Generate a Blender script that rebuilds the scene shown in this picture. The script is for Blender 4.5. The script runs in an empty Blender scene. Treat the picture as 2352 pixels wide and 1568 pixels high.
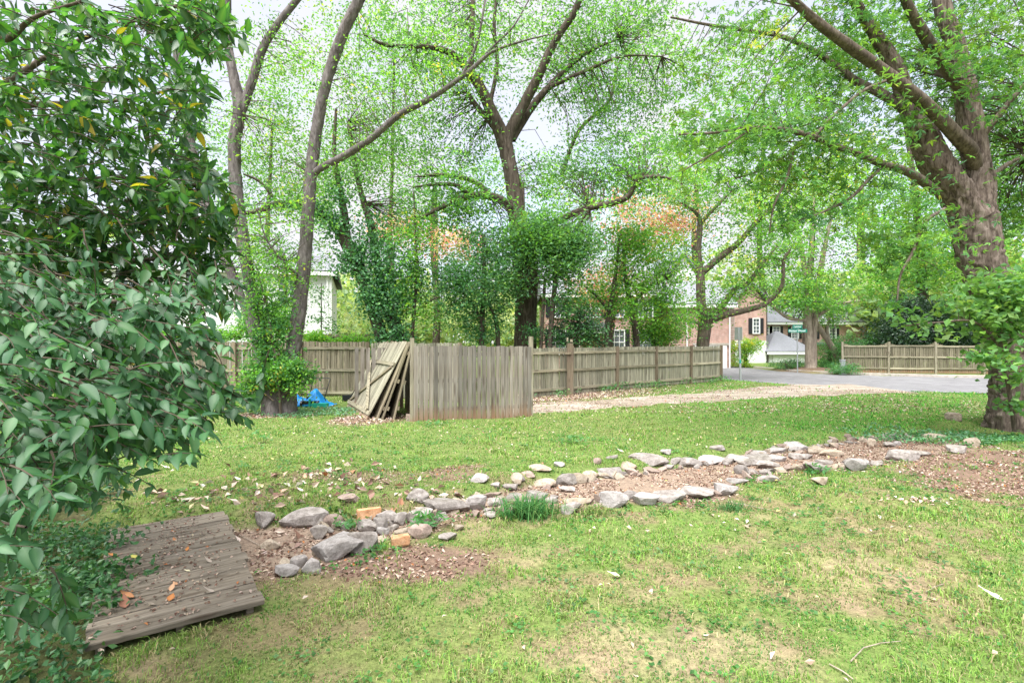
import bpy, bmesh, math, random
import numpy as np
from mathutils import Vector, Matrix

random.seed(7)
RNG = np.random.default_rng(7)
SC = bpy.context.scene
COL = SC.collection
R = math.radians

# ------------------------------------------------------------------ camera
EYE = 1.80          # eye height above the lawn, metres
FOC = 1176.0        # focal length in units of half the picture width (18 mm on 36 mm)
cam_d = bpy.data.cameras.new('camera')
cam_d.lens = 18.0
cam_d.sensor_width = 36.0
cam_d.clip_start = 0.05
cam_d.clip_end = 2000
cam = bpy.data.objects.new('camera', cam_d)
COL.objects.link(cam)
cam.location = (0, 0, EYE)
cam.rotation_euler = (R(90), 0, 0)
SC.camera = cam

# ------------------------------------------------------------------ sky and sun (overcast)
SUN_EL, SUN_AZ = 68.0, 205.0
world = bpy.data.worlds.new('World')
SC.world = world
world.use_nodes = True
wn, wl = world.node_tree.nodes, world.node_tree.links
wn.clear()
w_out = wn.new('ShaderNodeOutputWorld')
w_bg = wn.new('ShaderNodeBackground')
w_bg.inputs['Strength'].default_value = 0.056
w_sky = wn.new('ShaderNodeTexSky')
w_sky.sky_type = 'NISHITA'
w_sky.sun_disc = False
w_sky.sun_elevation = R(SUN_EL)
w_sky.sun_rotation = R(SUN_AZ)
w_co = wn.new('ShaderNodeTexCoord')
w_no = wn.new('ShaderNodeTexNoise')
w_no.inputs['Scale'].default_value = 2.6
w_no.inputs['Detail'].default_value = 5
w_no.inputs['Roughness'].default_value = 0.55
w_rmp = wn.new('ShaderNodeMapRange')
w_rmp.inputs['From Min'].default_value = 0.36
w_rmp.inputs['From Max'].default_value = 0.58
w_rmp.inputs['To Min'].default_value = 0.62
w_rmp.inputs['To Max'].default_value = 0.97
w_mix = wn.new('ShaderNodeMix')
w_mix.data_type = 'RGBA'
w_mix.inputs['B'].default_value = (2.25, 2.2, 2.34, 1)     # cloud layer
wl.new(w_co.outputs['Generated'], w_no.inputs['Vector'])
wl.new(w_no.outputs['Fac'], w_rmp.inputs['Value'])
wl.new(w_rmp.outputs['Result'], w_mix.inputs['Factor'])
wl.new(w_sky.outputs['Color'], w_mix.inputs['A'])
wl.new(w_mix.outputs['Result'], w_bg.inputs['Color'])
wl.new(w_bg.outputs['Background'], w_out.inputs['Surface'])

sun_d = bpy.data.lights.new('sun', 'SUN')
sun_d.energy = 1.5
sun_d.angle = R(60)
sun_d.color = (1.0, 0.985, 0.95)
sun = bpy.data.objects.new('sun', sun_d)
COL.objects.link(sun)
_az = R(SUN_AZ)
sdir = Vector((math.sin(_az) * math.cos(R(SUN_EL)), math.cos(_az) * math.cos(R(SUN_EL)), math.sin(R(SUN_EL))))
sun.rotation_euler = sdir.to_track_quat('Z', 'Y').to_euler()
sun.location = (0, 0, 60)

SC.view_settings.view_transform = 'Standard'
SC.view_settings.look = 'None'
SC.view_settings.gamma = 1
SC.view_settings.use_curve_mapping = False
SC.view_settings.exposure = 3.0
SC.render.engine = 'CYCLES'
SC.cycles.max_bounces = 9
SC.cycles.diffuse_bounces = 6
SC.cycles.glossy_bounces = 2
SC.cycles.transmission_bounces = 6
SC.cycles.transparent_max_bounces = 4

# ------------------------------------------------------------------ helpers
def at(u, v, Y):
    return Vector(((u - 1176.0) / FOC * Y, Y, EYE - (v - 784.0) / FOC * Y))

def lattice(seed, n=256):
    return np.random.default_rng(seed).random((n, n))
_LAT = {}
def vnoise(x, y, scale, seed=0):
    if seed not in _LAT: _LAT[seed] = lattice(seed + 11)
    t = _LAT[seed]
    X = np.asarray(x, float) / scale + 1000.3; Yv = np.asarray(y, float) / scale + 1000.7
    i = np.floor(X).astype(int); j = np.floor(Yv).astype(int)
    fx = X - i; fy = Yv - j
    fx = fx * fx * (3 - 2 * fx); fy = fy * fy * (3 - 2 * fy)
    a = t[i % 256, j % 256]; b = t[(i + 1) % 256, j % 256]
    c = t[i % 256, (j + 1) % 256]; d = t[(i + 1) % 256, (j + 1) % 256]
    return (a * (1 - fx) + b * fx) * (1 - fy) + (c * (1 - fx) + d * fx) * fy
def fbm(x, y, scale, seed=0, octs=3):
    s = 0; a = 0.5; tot = 0
    for k in range(octs):
        s = s + a * vnoise(x, y, scale / 2 ** k, seed + k); tot += a; a *= 0.55
    return s / tot
def sstep(a, b, x):
    t = np.clip((np.asarray(x, float) - a) / (b - a), 0, 1)
    return t * t * (3 - 2 * t)

# lines on the ground: the two rows of the stone border, the drive, the back fence
UP = np.array([(-6, 4.75), (-2.57, 4.91), (-2.04, 5.03), (-1.43, 5.15), (-.8, 5.35), (-.38, 5.86), (.35, 6.45), (1.31, 6.87), (2.4, 7.35), (3.55, 7.96), (4.82, 8.54), (6.25, 9.37), (7.7, 9.8), (10.1, 11.0), (16, 12)])
LO = np.array([(-6, 3.8), (-1.97, 3.95), (-1.54, 4.36), (-1.31, 4.45), (-.91, 4.97), (.31, 5.78), (.68, 5.56), (1.18, 5.71), (2.25, 5.95), (2.9, 6.49), (3.49, 7.03), (4.48, 7.27), (5.2, 7.4), (6.14, 7.81), (8.5, 8.9), (16, 11)])
DLO = np.array([(-3, 11.0), (.4, 12.7), (4, 14.5), (9, 16.5), (11.5, 17.3), (13.5, 17.9), (15.5, 18.1)])
DUP = np.array([(-3, 14.0), (.6, 15.0), (4, 16.4), (9, 19.7), (12, 21.5), (15, 21.5)])
UP = UP * 1.07; LO = LO * 1.05
yU = lambda x: np.interp(x, UP[:, 0], UP[:, 1])
yL = lambda x: np.interp(x, LO[:, 0], LO[:, 1])
STREET = [(9.7, 26.0), (10.5, 23.9), (11.4, 22.3), (12.5, 20.4), (13.8, 18.9), (15.5, 18.2), (18, 17.9), (24, 17.4), (60, 15.5),
          (60, 22.6), (34, 24.4), (24, 25.4), (19.6, 27.0), (17.6, 28.6), (16.6, 31.0), (16.3, 35), (16.2, 48), (11.5, 48), (11.2, 36.2), (9.6, 33.5)]
def in_poly(x, y, poly):
    x = np.asarray(x, float); y = np.asarray(y, float)
    ins = np.zeros(x.shape, bool)
    n = len(poly)
    for k in range(n):
        x1, y1 = poly[k]; x2, y2 = poly[(k + 1) % n]
        c = ((y1 > y) != (y2 > y)) & (x < (x2 - x1) * (y - y1) / (y2 - y1 + 1e-12) + x1)
        ins ^= c
    return ins
def height(x, y):
    x = np.asarray(x, float); y = np.asarray(y, float)
    u_, l_ = yU(x), yL(x)
    near = -0.06
    h = near + (-0.13 - near) * sstep(l_ - .05, l_ + .12, y)
    h = h + 0.13 * sstep(u_ - .02, u_ + .26, y)
    fade = sstep(9.5, 13, np.abs(x - 2)) * sstep(11, 14, y + np.abs(x))
    h = h + (vnoise(x, y, 1.1, 3) - .5) * .035 + (vnoise(x, y, .35, 4) - .5) * .014
    # mulch bed by the far tree is a low mound
    h = h + 0.25 * np.exp(-(((x - 18.3) / 2.2) ** 2 + ((y - 31.3) / 2.2) ** 2))
    st = in_poly(x, y, STREET)
    h = np.where(st, -0.10, h)
    return h
def H(x, y): return float(height(np.array([x]), np.array([y]))[0])
def G(u, v, dz=0.0):
    z = 0.0
    for _ in range(6):
        Y = FOC * (EYE - z) / max(v - 784.0, 1.0)
        x = (u - 1176.0) / FOC * Y
        z = H(x, Y) + dz
    return Vector((x, Y, z))

# ------------------------------------------------------------------ materials
def mat(name, color=(.5, .5, .5), rough=.7, spec=.3, metal=0.0):
    m = bpy.data.materials.new(name); m.use_nodes = True
    b = m.node_tree.nodes['Principled BSDF']
    b.inputs['Base Color'].default_value = (*color, 1)
    b.inputs['Roughness'].default_value = rough
    b.inputs['Specular IOR Level'].default_value = spec
    b.inputs['Metallic'].default_value = metal
    return m
def nd(m, t, **kw):
    n = m.node_tree.nodes.new(t)
    for k, v in kw.items():
        if k in n.inputs: n.inputs[k].default_value = v
        else: setattr(n, k, v)
    return n
def lk(m, a, b): m.node_tree.links.new(a, b)
def ramp(m, fac, stops):
    r = m.node_tree.nodes.new('ShaderNodeValToRGB')
    e = r.color_ramp.elements
    while len(e) < len(stops): e.new(.5)
    for k, (p, c) in enumerate(stops):
        e[k].position = p; e[k].color = (*c, 1)
    lk(m, fac, r.inputs['Fac'])
    return r.outputs['Color']
def mixc(m, fac, a, b, mode='MIX'):
    n = m.node_tree.nodes.new('ShaderNodeMix'); n.data_type = 'RGBA'; n.blend_type = mode
    for s, x in (('Factor', fac), ('A', a), ('B', b)):
        if hasattr(x, 'links'): lk(m, x, n.inputs[s])
        elif s == 'Factor': n.inputs[s].default_value = x
        else: n.inputs[s].default_value = (*x, 1)
    return n.outputs['Result']
def noise(m, vec, scale, detail=4, rough=.55, dist=0.0):
    n = m.node_tree.nodes.new('ShaderNodeTexNoise')
    n.inputs['Scale'].default_value = scale; n.inputs['Detail'].default_value = detail
    n.inputs['Roughness'].default_value = rough; n.inputs['Distortion'].default_value = dist
    if vec is not None: lk(m, vec, n.inputs['Vector'])
    return n.outputs['Fac']
def mapping(m, vec, scale=(1, 1, 1)):
    n = m.node_tree.nodes.new('ShaderNodeMapping'); n.inputs['Scale'].default_value = scale
    lk(m, vec, n.inputs['Vector']); return n.outputs['Vector']
def coords(m, kind='Object'):
    return m.node_tree.nodes.new('ShaderNodeTexCoord').outputs[kind]
def bump(m, h, strength=.4, dist=.02):
    n = m.node_tree.nodes.new('ShaderNodeBump'); n.inputs['Strength'].default_value = strength; n.inputs['Distance'].default_value = dist
    lk(m, h, n.inputs['Height']); lk(m, n.outputs['Normal'], bsdf(m).inputs['Normal'])
def bsdf(m): return m.node_tree.nodes['Principled BSDF']
def base(m, c): lk(m, c, bsdf(m).inputs['Base Color'])

def leaf_mat(name, rough=.5, spec=.3, trans=.35, gain=(1.35, 1.25, .7)):
    """colour comes from the per-leaf attribute 'col'"""
    m = mat(name, rough=rough, spec=spec)
    a = nd(m, 'ShaderNodeAttribute'); a.attribute_name = 'col'
    base(m, a.outputs['Color'])
    tr = nd(m, 'ShaderNodeBsdfTranslucent')
    lk(m, mixc(m, 1.0, a.outputs['Color'], gain, 'MULTIPLY'), tr.inputs['Color'])
    mx = nd(m, 'ShaderNodeMixShader'); mx.inputs[0].default_value = trans
    out = m.node_tree.nodes['Material Output']
    lk(m, bsdf(m).outputs[0], mx.inputs[1]); lk(m, tr.outputs[0], mx.inputs[2]); lk(m, mx.outputs[0], out.inputs['Surface'])
    return m
M = {}
M['leaf'] = leaf_mat('leaf', .5, .25, .5, (1.6, 1.5, .6))
M['gloss_leaf'] = leaf_mat('gloss_leaf', .4, .4, .28, (1.7, 1.8, .7))
M['blade'] = leaf_mat('blade', .6, .2, .35, (1.2, 1.2, .8))
M['litter'] = leaf_mat('litter', .75, .15, .12, (1, 1, 1))

def wood(name, ca, cb, cc, stain=(.30, .15, .08), stain_h=.28, axis=2, moss=(.22, .23, .12), moss_amt=.35, tone=.35):
    """weathered boards: grain stretched along the board, tone per board, soil stain low down"""
    m = mat(name, rough=.85, spec=.15)
    oi = nd(m, 'ShaderNodeObjectInfo')
    co = coords(m, 'Object')
    add = nd(m, 'ShaderNodeVectorMath', operation='ADD'); lk(m, co, add.inputs[0])
    mul = nd(m, 'ShaderNodeVectorMath', operation='SCALE'); mul.inputs['Scale'].default_value = 37.0
    cmb = nd(m, 'ShaderNodeCombineXYZ')
    for k in range(3): lk(m, oi.outputs['Random'], cmb.inputs[k])
    lk(m, cmb.outputs[0], mul.inputs[0]); lk(m, mul.outputs[0], add.inputs[1])
    v = add.outputs[0]
    s = [38, 38, 38]; s[axis] = 1.6
    grain = noise(m, mapping(m, v, tuple(s)), 1.0, 5, .6, .4)
    s2 = [9, 9, 9]; s2[axis] = 1.3
    blot = noise(m, mapping(m, v, tuple(s2)), 1.0, 4, .6, .6)
    c = ramp(m, blot, [(.3, ca), (.52, cb), (.72, cc)])
    c = mixc(m, 1.0, c, ramp(m, grain, [(.32, (.42, .40, .38)), (.5, (.9, .9, .9)), (.7, (1.15, 1.12, 1.08))]), 'MULTIPLY')
    tn = nd(m, 'ShaderNodeMapRange'); lk(m, oi.outputs['Random'], tn.inputs['Value'])
    tn.inputs['To Min'].default_value = 1 - tone; tn.inputs['To Max'].default_value = 1 + tone * .7
    sc = nd(m, 'ShaderNodeVectorMath', operation='SCALE'); lk(m, c, sc.inputs[0]); lk(m, tn.outputs[0], sc.inputs['Scale'])
    c = sc.outputs[0]
    big = noise(m, coords(m, 'Object'), 1.1, 3)
    mo = nd(m, 'ShaderNodeMapRange'); lk(m, big, mo.inputs['Value']); mo.inputs['From Min'].default_value = .4; mo.inputs['From Max'].default_value = .7
    mo.inputs['To Max'].default_value = moss_amt
    c = mixc(m, mo.outputs[0], c, moss)
    # knots
    vo = nd(m, 'ShaderNodeTexVoronoi'); s3 = [9, 9, 9]; s3[axis] = 2.2
    lk(m, mapping(m, v, tuple(s3)), vo.inputs['Vector']); vo.inputs['Scale'].default_value = 1
    kn = nd(m, 'ShaderNodeMapRange'); lk(m, vo.outputs['Distance'], kn.inputs['Value']); kn.inputs['From Min'].default_value = .13; kn.inputs['From Max'].default_value = .26
    kn.inputs['To Min'].default_value = .65; kn.inputs['To Max'].default_value = 0
    c = mixc(m, kn.outputs[0], c, (.07, .05, .035))
    # soil splashed up from the ground
    geo = nd(m, 'ShaderNodeNewGeometry'); sp = nd(m, 'ShaderNodeSeparateXYZ'); lk(m, geo.outputs['Position'], sp.inputs[0])
    jit = nd(m, 'ShaderNodeMath', operation='MULTIPLY_ADD'); lk(m, blot, jit.inputs[0]); jit.inputs[1].default_value = .55; lk(m, sp.outputs['Z'], jit.inputs[2])
    st = nd(m, 'ShaderNodeMapRange'); lk(m, jit.outputs[0], st.inputs['Value'])
    st.inputs['From Min'].default_value = .2; st.inputs['From Max'].default_value = .2 + stain_h
    st.inputs['To Min'].default_value = .75; st.inputs['To Max'].default_value = 0
    if stain_h > 0: c = mixc(m, st.outputs[0], c, stain)
    base(m, c)
    bump(m, grain, .5, .004)
    return m
M['shed_board'] = wood('shed_board', (.165, .135, .105), (.245, .21, .175), (.33, .30, .262), stain=(.27, .145, .075), stain_h=.42, moss=(.30, .31, .30), moss_amt=.45, tone=.36)
M['fence_board'] = wood('fence_board', (.24, .22, .165), (.34, .32, .245), (.43, .41, .325), stain=(.25, .21, .14), stain_h=.15, moss=(.25, .275, .20), moss_amt=.5, tone=.34)
M['fence_rail'] = wood('fence_rail', (.27, .24, .175), (.36, .325, .24), (.43, .39, .30), stain_h=0, axis=0, moss_amt=.25)
M['fence_post'] = wood('fence_post', (.17, .13, .095), (.25, .195, .145), (.32, .26, .20), stain=(.28, .19, .11), stain_h=.2, moss_amt=.3)
M['pale_post'] = wood('pale_post', (.24, .21, .155), (.33, .295, .225), (.41, .375, .30), stain=(.28, .17, .10), stain_h=.2, moss_amt=.3, tone=.15)
M['left_board'] = wood('left_board', (.18, .15, .11), (.25, .215, .16), (.32, .285, .215), stain=(.2, .15, .09), stain_h=.2, moss_amt=.3, tone=.2)
M['right_board'] = wood('right_board', (.13, .11, .08), (.20, .175, .13), (.275, .245, .19), stain=(.40, .20, .12), stain_h=.42, moss_amt=.35, tone=.25)
M['gate_board'] = wood('gate_board', (.22, .20, .15), (.31, .285, .22), (.40, .375, .30), stain=(.35, .18, .11), stain_h=.25, axis=1, moss=(.30, .31, .22), moss_amt=.5, tone=.3)
M['gate_edge'] = wood('gate_edge', (.16, .13, .09), (.25, .21, .15), (.34, .29, .21), stain=(.2, .14, .09), stain_h=.1, axis=1, tone=.35)
M['deck_board'] = wood('deck_board', (.13, .108, .083), (.21, .178, .14), (.29, .252, .205), stain_h=0, axis=0, moss=(.17, .155, .125), moss_amt=.3, tone=.14)

def bark(name, ca, cb, cc, sx=9, sz=1.6, b=.8):
    m = mat(name, rough=.92, spec=.1)
    co = coords(m, 'Object')
    n1 = noise(m, mapping(m, co, (sx, sx, sz)), 1.0, 6, .65, .8)
    n2 = noise(m, co, 2.2, 4)
    c = ramp(m, n1, [(.3, ca), (.5, cb), (.72, cc)])
    c = mixc(m, .6, c, ramp(m, n2, [(.35, (.7, .68, .66)), (.65, (1.2, 1.18, 1.15))]), 'MULTIPLY')
    base(m, c); bump(m, n1, b, .03)
    return m
M['bark_grey'] = bark('bark_grey', (.07, .06, .06), (.15, .132, .13), (.25, .228, .225), 16, 4.5)
M['bark_dark'] = bark('bark_dark', (.035, .028, .022), (.085, .068, .055), (.16, .135, .11), 12, 2.2)
M['bark_rough'] = bark('bark_rough', (.035, .026, .022), (.15, .118, .10), (.31, .26, .225), 13, 2.2, 1.0)
M['bark_limb'] = bark('bark_limb', (.05, .04, .032), (.13, .105, .085), (.23, .19, .16), 14, 2.5)
M['bark_pale'] = bark('bark_pale', (.17, .135, .105), (.31, .26, .215), (.43, .37, .31), 10, 2.0)
M['twig'] = mat('twig', (.075, .06, .045), .9, .1)

def stone_mat(name, ca, cb, cc, moss=.15):
    m = mat(name, rough=.85, spec=.2)
    oi = nd(m, 'ShaderNodeObjectInfo')
    co = coords(m, 'Object')
    sc = nd(m, 'ShaderNodeVectorMath', operation='ADD'); lk(m, co, sc.inputs[0])
    cmb = nd(m, 'ShaderNodeCombineXYZ')
    ml = nd(m, 'ShaderNodeMath', operation='MULTIPLY'); lk(m, oi.outputs['Random'], ml.inputs[0]); ml.inputs[1].default_value = 50
    for k in range(3): lk(m, ml.outputs[0], cmb.inputs[k])
    lk(m, cmb.outputs[0], sc.inputs[1]); v = sc.outputs[0]
    n1 = noise(m, v, 14, 6, .65); n2 = noise(m, v, 60, 4, .7); n3 = noise(m, v, 4, 3)
    c = ramp(m, n1, [(.32, ca), (.5, cb), (.68, cc)])
    c = mixc(m, .55, c, ramp(m, n2, [(.35, (.6, .58, .57)), (.6, (1.25, 1.22, 1.2))]), 'MULTIPLY')
    tn = nd(m, 'ShaderNodeMapRange'); lk(m, oi.outputs['Random'], tn.inputs['Value']); tn.inputs['To Min'].default_value = .78; tn.inputs['To Max'].default_value = 1.2
    s2 = nd(m, 'ShaderNodeVectorMath', operation='SCALE'); lk(m, c, s2.inputs[0]); lk(m, tn.outputs[0], s2.inputs['Scale'])
    c = s2.outputs[0]
    c = mixc(m, mk_range(m, n3, .52, .72, 0, moss), c, (.16, .16, .09))
    base(m, c); bump(m, n1, .6, .012)
    return m
def mk_range(m, x, a, b, lo, hi):
    n = nd(m, 'ShaderNodeMapRange'); lk(m, x, n.inputs['Value'])
    n.inputs['From Min'].default_value = a; n.inputs['From Max'].default_value = b; n.inputs['To Min'].default_value = lo; n.inputs['To Max'].default_value = hi
    return n.outputs[0]
M['stone'] = stone_mat('stone', (.135, .117, .103), (.235, .212, .195), (.325, .30, .285))
M['stone_tan'] = stone_mat('stone_tan', (.19, .15, .11), (.30, .25, .195), (.38, .33, .27), .3)
M['stone_brown'] = stone_mat('stone_brown', (.17, .13, .11), (.26, .20, .17), (.35, .28, .24), .2)
M['stone_pale'] = stone_mat('stone_pale', (.19, .172, .16), (.30, .28, .268), (.38, .36, .35), .08)
M['stone_brick'] = stone_mat('stone_brick', (.38, .20, .10), (.50, .28, .15), (.56, .36, .22), .05)

def attr_ground():
    m = mat('lawn_soil', rough=.95, spec=.08)
    a = nd(m, 'ShaderNodeAttribute'); a.attribute_name = 'col'
    co = coords(m, 'Object')
    n1 = noise(m, co, 26, 6, .7); n2 = noise(m, co, 95, 4, .7); n3 = noise(m, co, 5, 4, .6)
    c = mixc(m, 1.0, a.outputs['Color'], ramp(m, n1, [(.3, (.55, .52, .5)), (.5, (1, 1, 1)), (.7, (1.35, 1.3, 1.25))]), 'MULTIPLY')
    c = mixc(m, .8, c, ramp(m, n2, [(.33, (.6, .58, .56)), (.62, (1.25, 1.25, 1.22))]), 'MULTIPLY')
    c = mixc(m, .5, c, ramp(m, n3, [(.35, (.8, .8, .8)), (.65, (1.2, 1.18, 1.15))]), 'MULTIPLY')
    base(m, c); bump(m, n1, .7, .02)
    return m
M['ground'] = attr_ground()
def speckle(name, ca, cb, cc, s=8, rough=.9, b=.3, fine=180):
    m = mat(name, rough=rough, spec=.15); co = coords(m, 'Object')
    n1 = noise(m, co, s, 6, .65); n2 = noise(m, co, fine, 3, .7); n3 = noise(m, co, .5, 3)
    c = ramp(m, n1, [(.3, ca), (.5, cb), (.7, cc)])
    c = mixc(m, .5, c, ramp(m, n2, [(.35, (.7, .7, .7)), (.65, (1.25, 1.25, 1.25))]), 'MULTIPLY')
    c = mixc(m, .5, c, ramp(m, n3, [(.35, (.85, .84, .84)), (.65, (1.12, 1.12, 1.12))]), 'MULTIPLY')
    base(m, c); bump(m, n2, b, .01)
    return m
M['asphalt'] = speckle('asphalt', (.14, .137, .143), (.17, .167, .174), (.205, .20, .207), 2.0)
M['kerb'] = speckle('kerb', (.33, .29, .25), (.42, .38, .33), (.5, .46, .42), 6)
def drive_mat():
    m = mat('gravel', rough=.95, spec=.1); co = coords(m, 'Object')
    mp = nd(m, 'ShaderNodeMapping'); mp.inputs['Rotation'].default_value = (0, 0, -R(27)); mp.inputs['Scale'].default_value = (.35, 2.6, 1); lk(m, co, mp.inputs['Vector'])
    n1 = noise(m, mp.outputs[0], 1.0, 6, .7, .5); n2 = noise(m, co, 70, 4, .75); n3 = noise(m, co, 9, 5, .7)
    c = ramp(m, n1, [(.34, (.17, .135, .10)), (.45, (.24, .20, .165)), (.55, (.33, .295, .26)), (.68, (.41, .38, .35))])
    c = mixc(m, .75, c, ramp(m, n3, [(.35, (.6, .56, .52)), (.6, (1.15, 1.13, 1.1))]), 'MULTIPLY')
    c = mixc(m, .6, c, ramp(m, n2, [(.35, (.6, .58, .56)), (.62, (1.3, 1.28, 1.25))]), 'MULTIPLY')
    base(m, c); bump(m, n2, .6, .015); return m
M['gravel'] = drive_mat()
M['paint_white'] = speckle('paint_white', (.70, .70, .71), (.76, .76, .77), (.8, .8, .81), 3, .6, .05)
M['trim_white'] = mat('trim_white', (.8, .8, .8), .5)
M['shingle'] = speckle('shingle', (.16, .165, .185), (.20, .205, .23), (.26, .265, .29), 12, .9, .4, 40)
M['shutter'] = mat('shutter', (.02, .02, .024), .5)
M['glass'] = mat('glass', (.10, .12, .13), .08, .8)
M['metal'] = speckle('metal', (.32, .34, .36), (.40, .42, .44), (.46, .48, .5), 20, .45, .05)
bsdf(M['metal']).inputs['Metallic'].default_value = .5
M['black_metal'] = mat('black_metal', (.012, .012, .013), .4, .5)
M['sign_green'] = mat('sign_green', (.0, .20, .14), .45, .4)
M['sign_white'] = mat('sign_white', (.8, .82, .82), .5, .3)
M['teal'] = mat('teal', (.02, .30, .22), .5)
M['door_wood'] = mat('door_wood', (.32, .20, .12), .6)
def tarp():
    m = mat('tarp', rough=.45, spec=.4); co = coords(m, 'Object')
    base(m, ramp(m, noise(m, co, 5, 4), [(.35, (.0, .17, .48)), (.6, (.01, .26, .62)), (.75, (.06, .36, .72))]))
    bump(m, noise(m, co, 14, 4), .5, .02); return m
M['tarp'] = tarp()
def brickwall(name):
    m = mat(name, rough=.9, spec=.1); co = coords(m, 'Object')
    b = nd(m, 'ShaderNodeTexBrick')
    mp = nd(m, 'ShaderNodeMapping'); mp.inputs['Rotation'].default_value = (R(90), 0, 0); lk(m, co, mp.inputs['Vector'])
    lk(m, mp.outputs[0], b.inputs['Vector'])
    b.inputs['Scale'].default_value = 1.0; b.inputs['Brick Width'].default_value = .22; b.inputs['Row Height'].default_value = .075; b.inputs['Mortar Size'].default_value = .011
    b.inputs['Color1'].default_value = (.40, .19, .15, 1); b.inputs['Color2'].default_value = (.48, .27, .22, 1); b.inputs['Mortar'].default_value = (.5, .45, .42, 1)
    c = mixc(m, .6, b.outputs['Color'], ramp(m, noise(m, co, 3, 4), [(.35, (.75, .74, .73)), (.65, (1.2, 1.2, 1.2))]), 'MULTIPLY')
    base(m, c); bump(m, b.outputs['Fac'], -.3, .01); return m
M['brick'] = brickwall('brick')

# ------------------------------------------------------------------ object helpers
def tag(o, label=None, cat=None, group=None, kind=None):
    if label: o['label'] = label
    if cat: o['category'] = cat
    if group: o['group'] = group
    if kind: o['kind'] = kind
    return o
def empty(name, loc=(0, 0, 0), label=None, cat=None, group=None, rz=0.0):
    o = bpy.data.objects.new(name, None); COL.objects.link(o)
    o.empty_display_size = .2
    o.location = loc; o.rotation_euler = (0, 0, rz)
    return tag(o, label, cat, group)
def link(name, me, parent=None, loc=None, kind=None):
    o = bpy.data.objects.new(name, me); COL.objects.link(o)
    if parent is not None: o.parent = parent
    if loc is not None: o.location = loc
    if kind: o['kind'] = kind
    return o
def np_mesh(name, V, F, material, cols=None, smooth=False):
    """V (n,3); F (m,k) with k fixed, or a list of faces"""
    me = bpy.data.meshes.new(name)
    V = np.asarray(V, np.float32)
    if isinstance(F, np.ndarray):
        m, k = F.shape
        me.vertices.add(len(V)); me.vertices.foreach_set('co', V.ravel())
        me.loops.add(m * k); me.loops.foreach_set('vertex_index', F.astype(np.int32).ravel())
        me.polygons.add(m)
        me.polygons.foreach_set('loop_start', np.arange(0, m * k, k, dtype=np.int32))
        try: me.polygons.foreach_set('loop_total', np.full(m, k, np.int32))
        except Exception: pass
        me.update(calc_edges=True)
    else:
        me.from_pydata([tuple(v) for v in V.tolist()], [], F); me.update()
    if cols is not None:
        a = me.attributes.new('col', 'FLOAT_COLOR', 'POINT')
        c4 = np.ones((len(V), 4), np.float32); c4[:, :3] = cols
        a.data.foreach_set('color', c4.ravel())
    me.polygons.foreach_set('use_smooth', np.full(len(me.polygons), smooth, bool))
    if material is not None: me.materials.append(material)
    return me
BOXF = [(0, 3, 2, 1), (4, 5, 6, 7), (0, 1, 5, 4), (1, 2, 6, 5), (2, 3, 7, 6), (3, 0, 4, 7)]
class MB:
    """collects boxes, prisms and tubes into one mesh"""
    def __init__(s): s.v = []; s.f = []; s.sm = []
    def add(s, vs, fs):
        o = len(s.v); s.v += [tuple(p) for p in vs]; s.f += [tuple(i + o for i in f) for f in fs]; return s
    def box(s, c, d, rot=None):
        hx, hy, hz = d[0] / 2, d[1] / 2, d[2] / 2
        vs = [Vector(p) for p in ((-hx, -hy, -hz), (hx, -hy, -hz), (hx, hy, -hz), (-hx, hy, -hz), (-hx, -hy, hz), (hx, -hy, hz), (hx, hy, hz), (-hx, hy, hz))]
        if rot is not None: vs = [rot @ p for p in vs]
        return s.add([p + Vector(c) for p in vs], BOXF)
    def bar(s, a, b, w, t, up=Vector((0, 0, 1))):
        a, b = Vector(a), Vector(b); d = b - a; L = d.length; x = d.normalized()
        up = Vector(up); y = up.cross(x)
        if y.length < 1e-4: y = Vector((0, 1, 0)).cross(x)
        y.normalize(); z = x.cross(y)
        rot = Matrix((x, y, z)).transposed()
        return s.box((a + b) / 2, (L, w, t), rot)
    def tube(s, pts, r, seg=8, cap=True):
        V, F = tube_arrays([Vector(p) for p in pts], [r] * len(pts) if not hasattr(r, '__len__') else r, seg)
        o = len(s.v); s.v += [tuple(p) for p in V.tolist()]; s.f += [tuple(int(i) + o for i in f) for f in F.tolist()]
        if cap:
            n = len(pts)
            s.f.append(tuple(o + k for k in range(seg))[::-1]); s.f.append(tuple(o + (n - 1) * seg + k for k in range(seg)))
        return s
    def build(s, name, m, parent=None, loc=None, smooth=False, kind=None):
        me = np_mesh(name, np.array(s.v), s.f, m, smooth=smooth)
        return link(name, me, parent, loc, kind)
def tube_arrays(pts, rad, seg):
    P = np.array([tuple(p) for p in pts]); n = len(P)
    T = np.gradient(P, axis=0); T /= np.linalg.norm(T, axis=1, keepdims=True) + 1e-9
    ref = np.array([1.0, 0, 0]) if abs(T[0][0]) < .8 else np.array([0, 1.0, 0])
    N = np.zeros_like(P); a = ref - T[0] * ref.dot(T[0]); N[0] = a / np.linalg.norm(a)
    for i in range(1, n):
        a = N[i - 1] - T[i] * N[i - 1].dot(T[i]); N[i] = a / (np.linalg.norm(a) + 1e-9)
    B = np.cross(T, N)
    th = np.linspace(0, 2 * math.pi, seg, endpoint=False)
    r = np.asarray(rad, float)
    if r.ndim == 1: r = np.repeat(r[:, None], seg, 1)
    V = P[:, None, :] + r[:, :, None] * (np.cos(th)[None, :, None] * N[:, None, :] + np.sin(th)[None, :, None] * B[:, None, :])
    i = np.arange(n - 1)[:, None]; j = np.arange(seg)[None, :]; j2 = (j + 1) % seg
    F = np.stack([i * seg + j, i * seg + j2, (i + 1) * seg + j2, (i + 1) * seg + j], -1).reshape(-1, 4)
    return V.reshape(-1, 3), F
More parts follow.
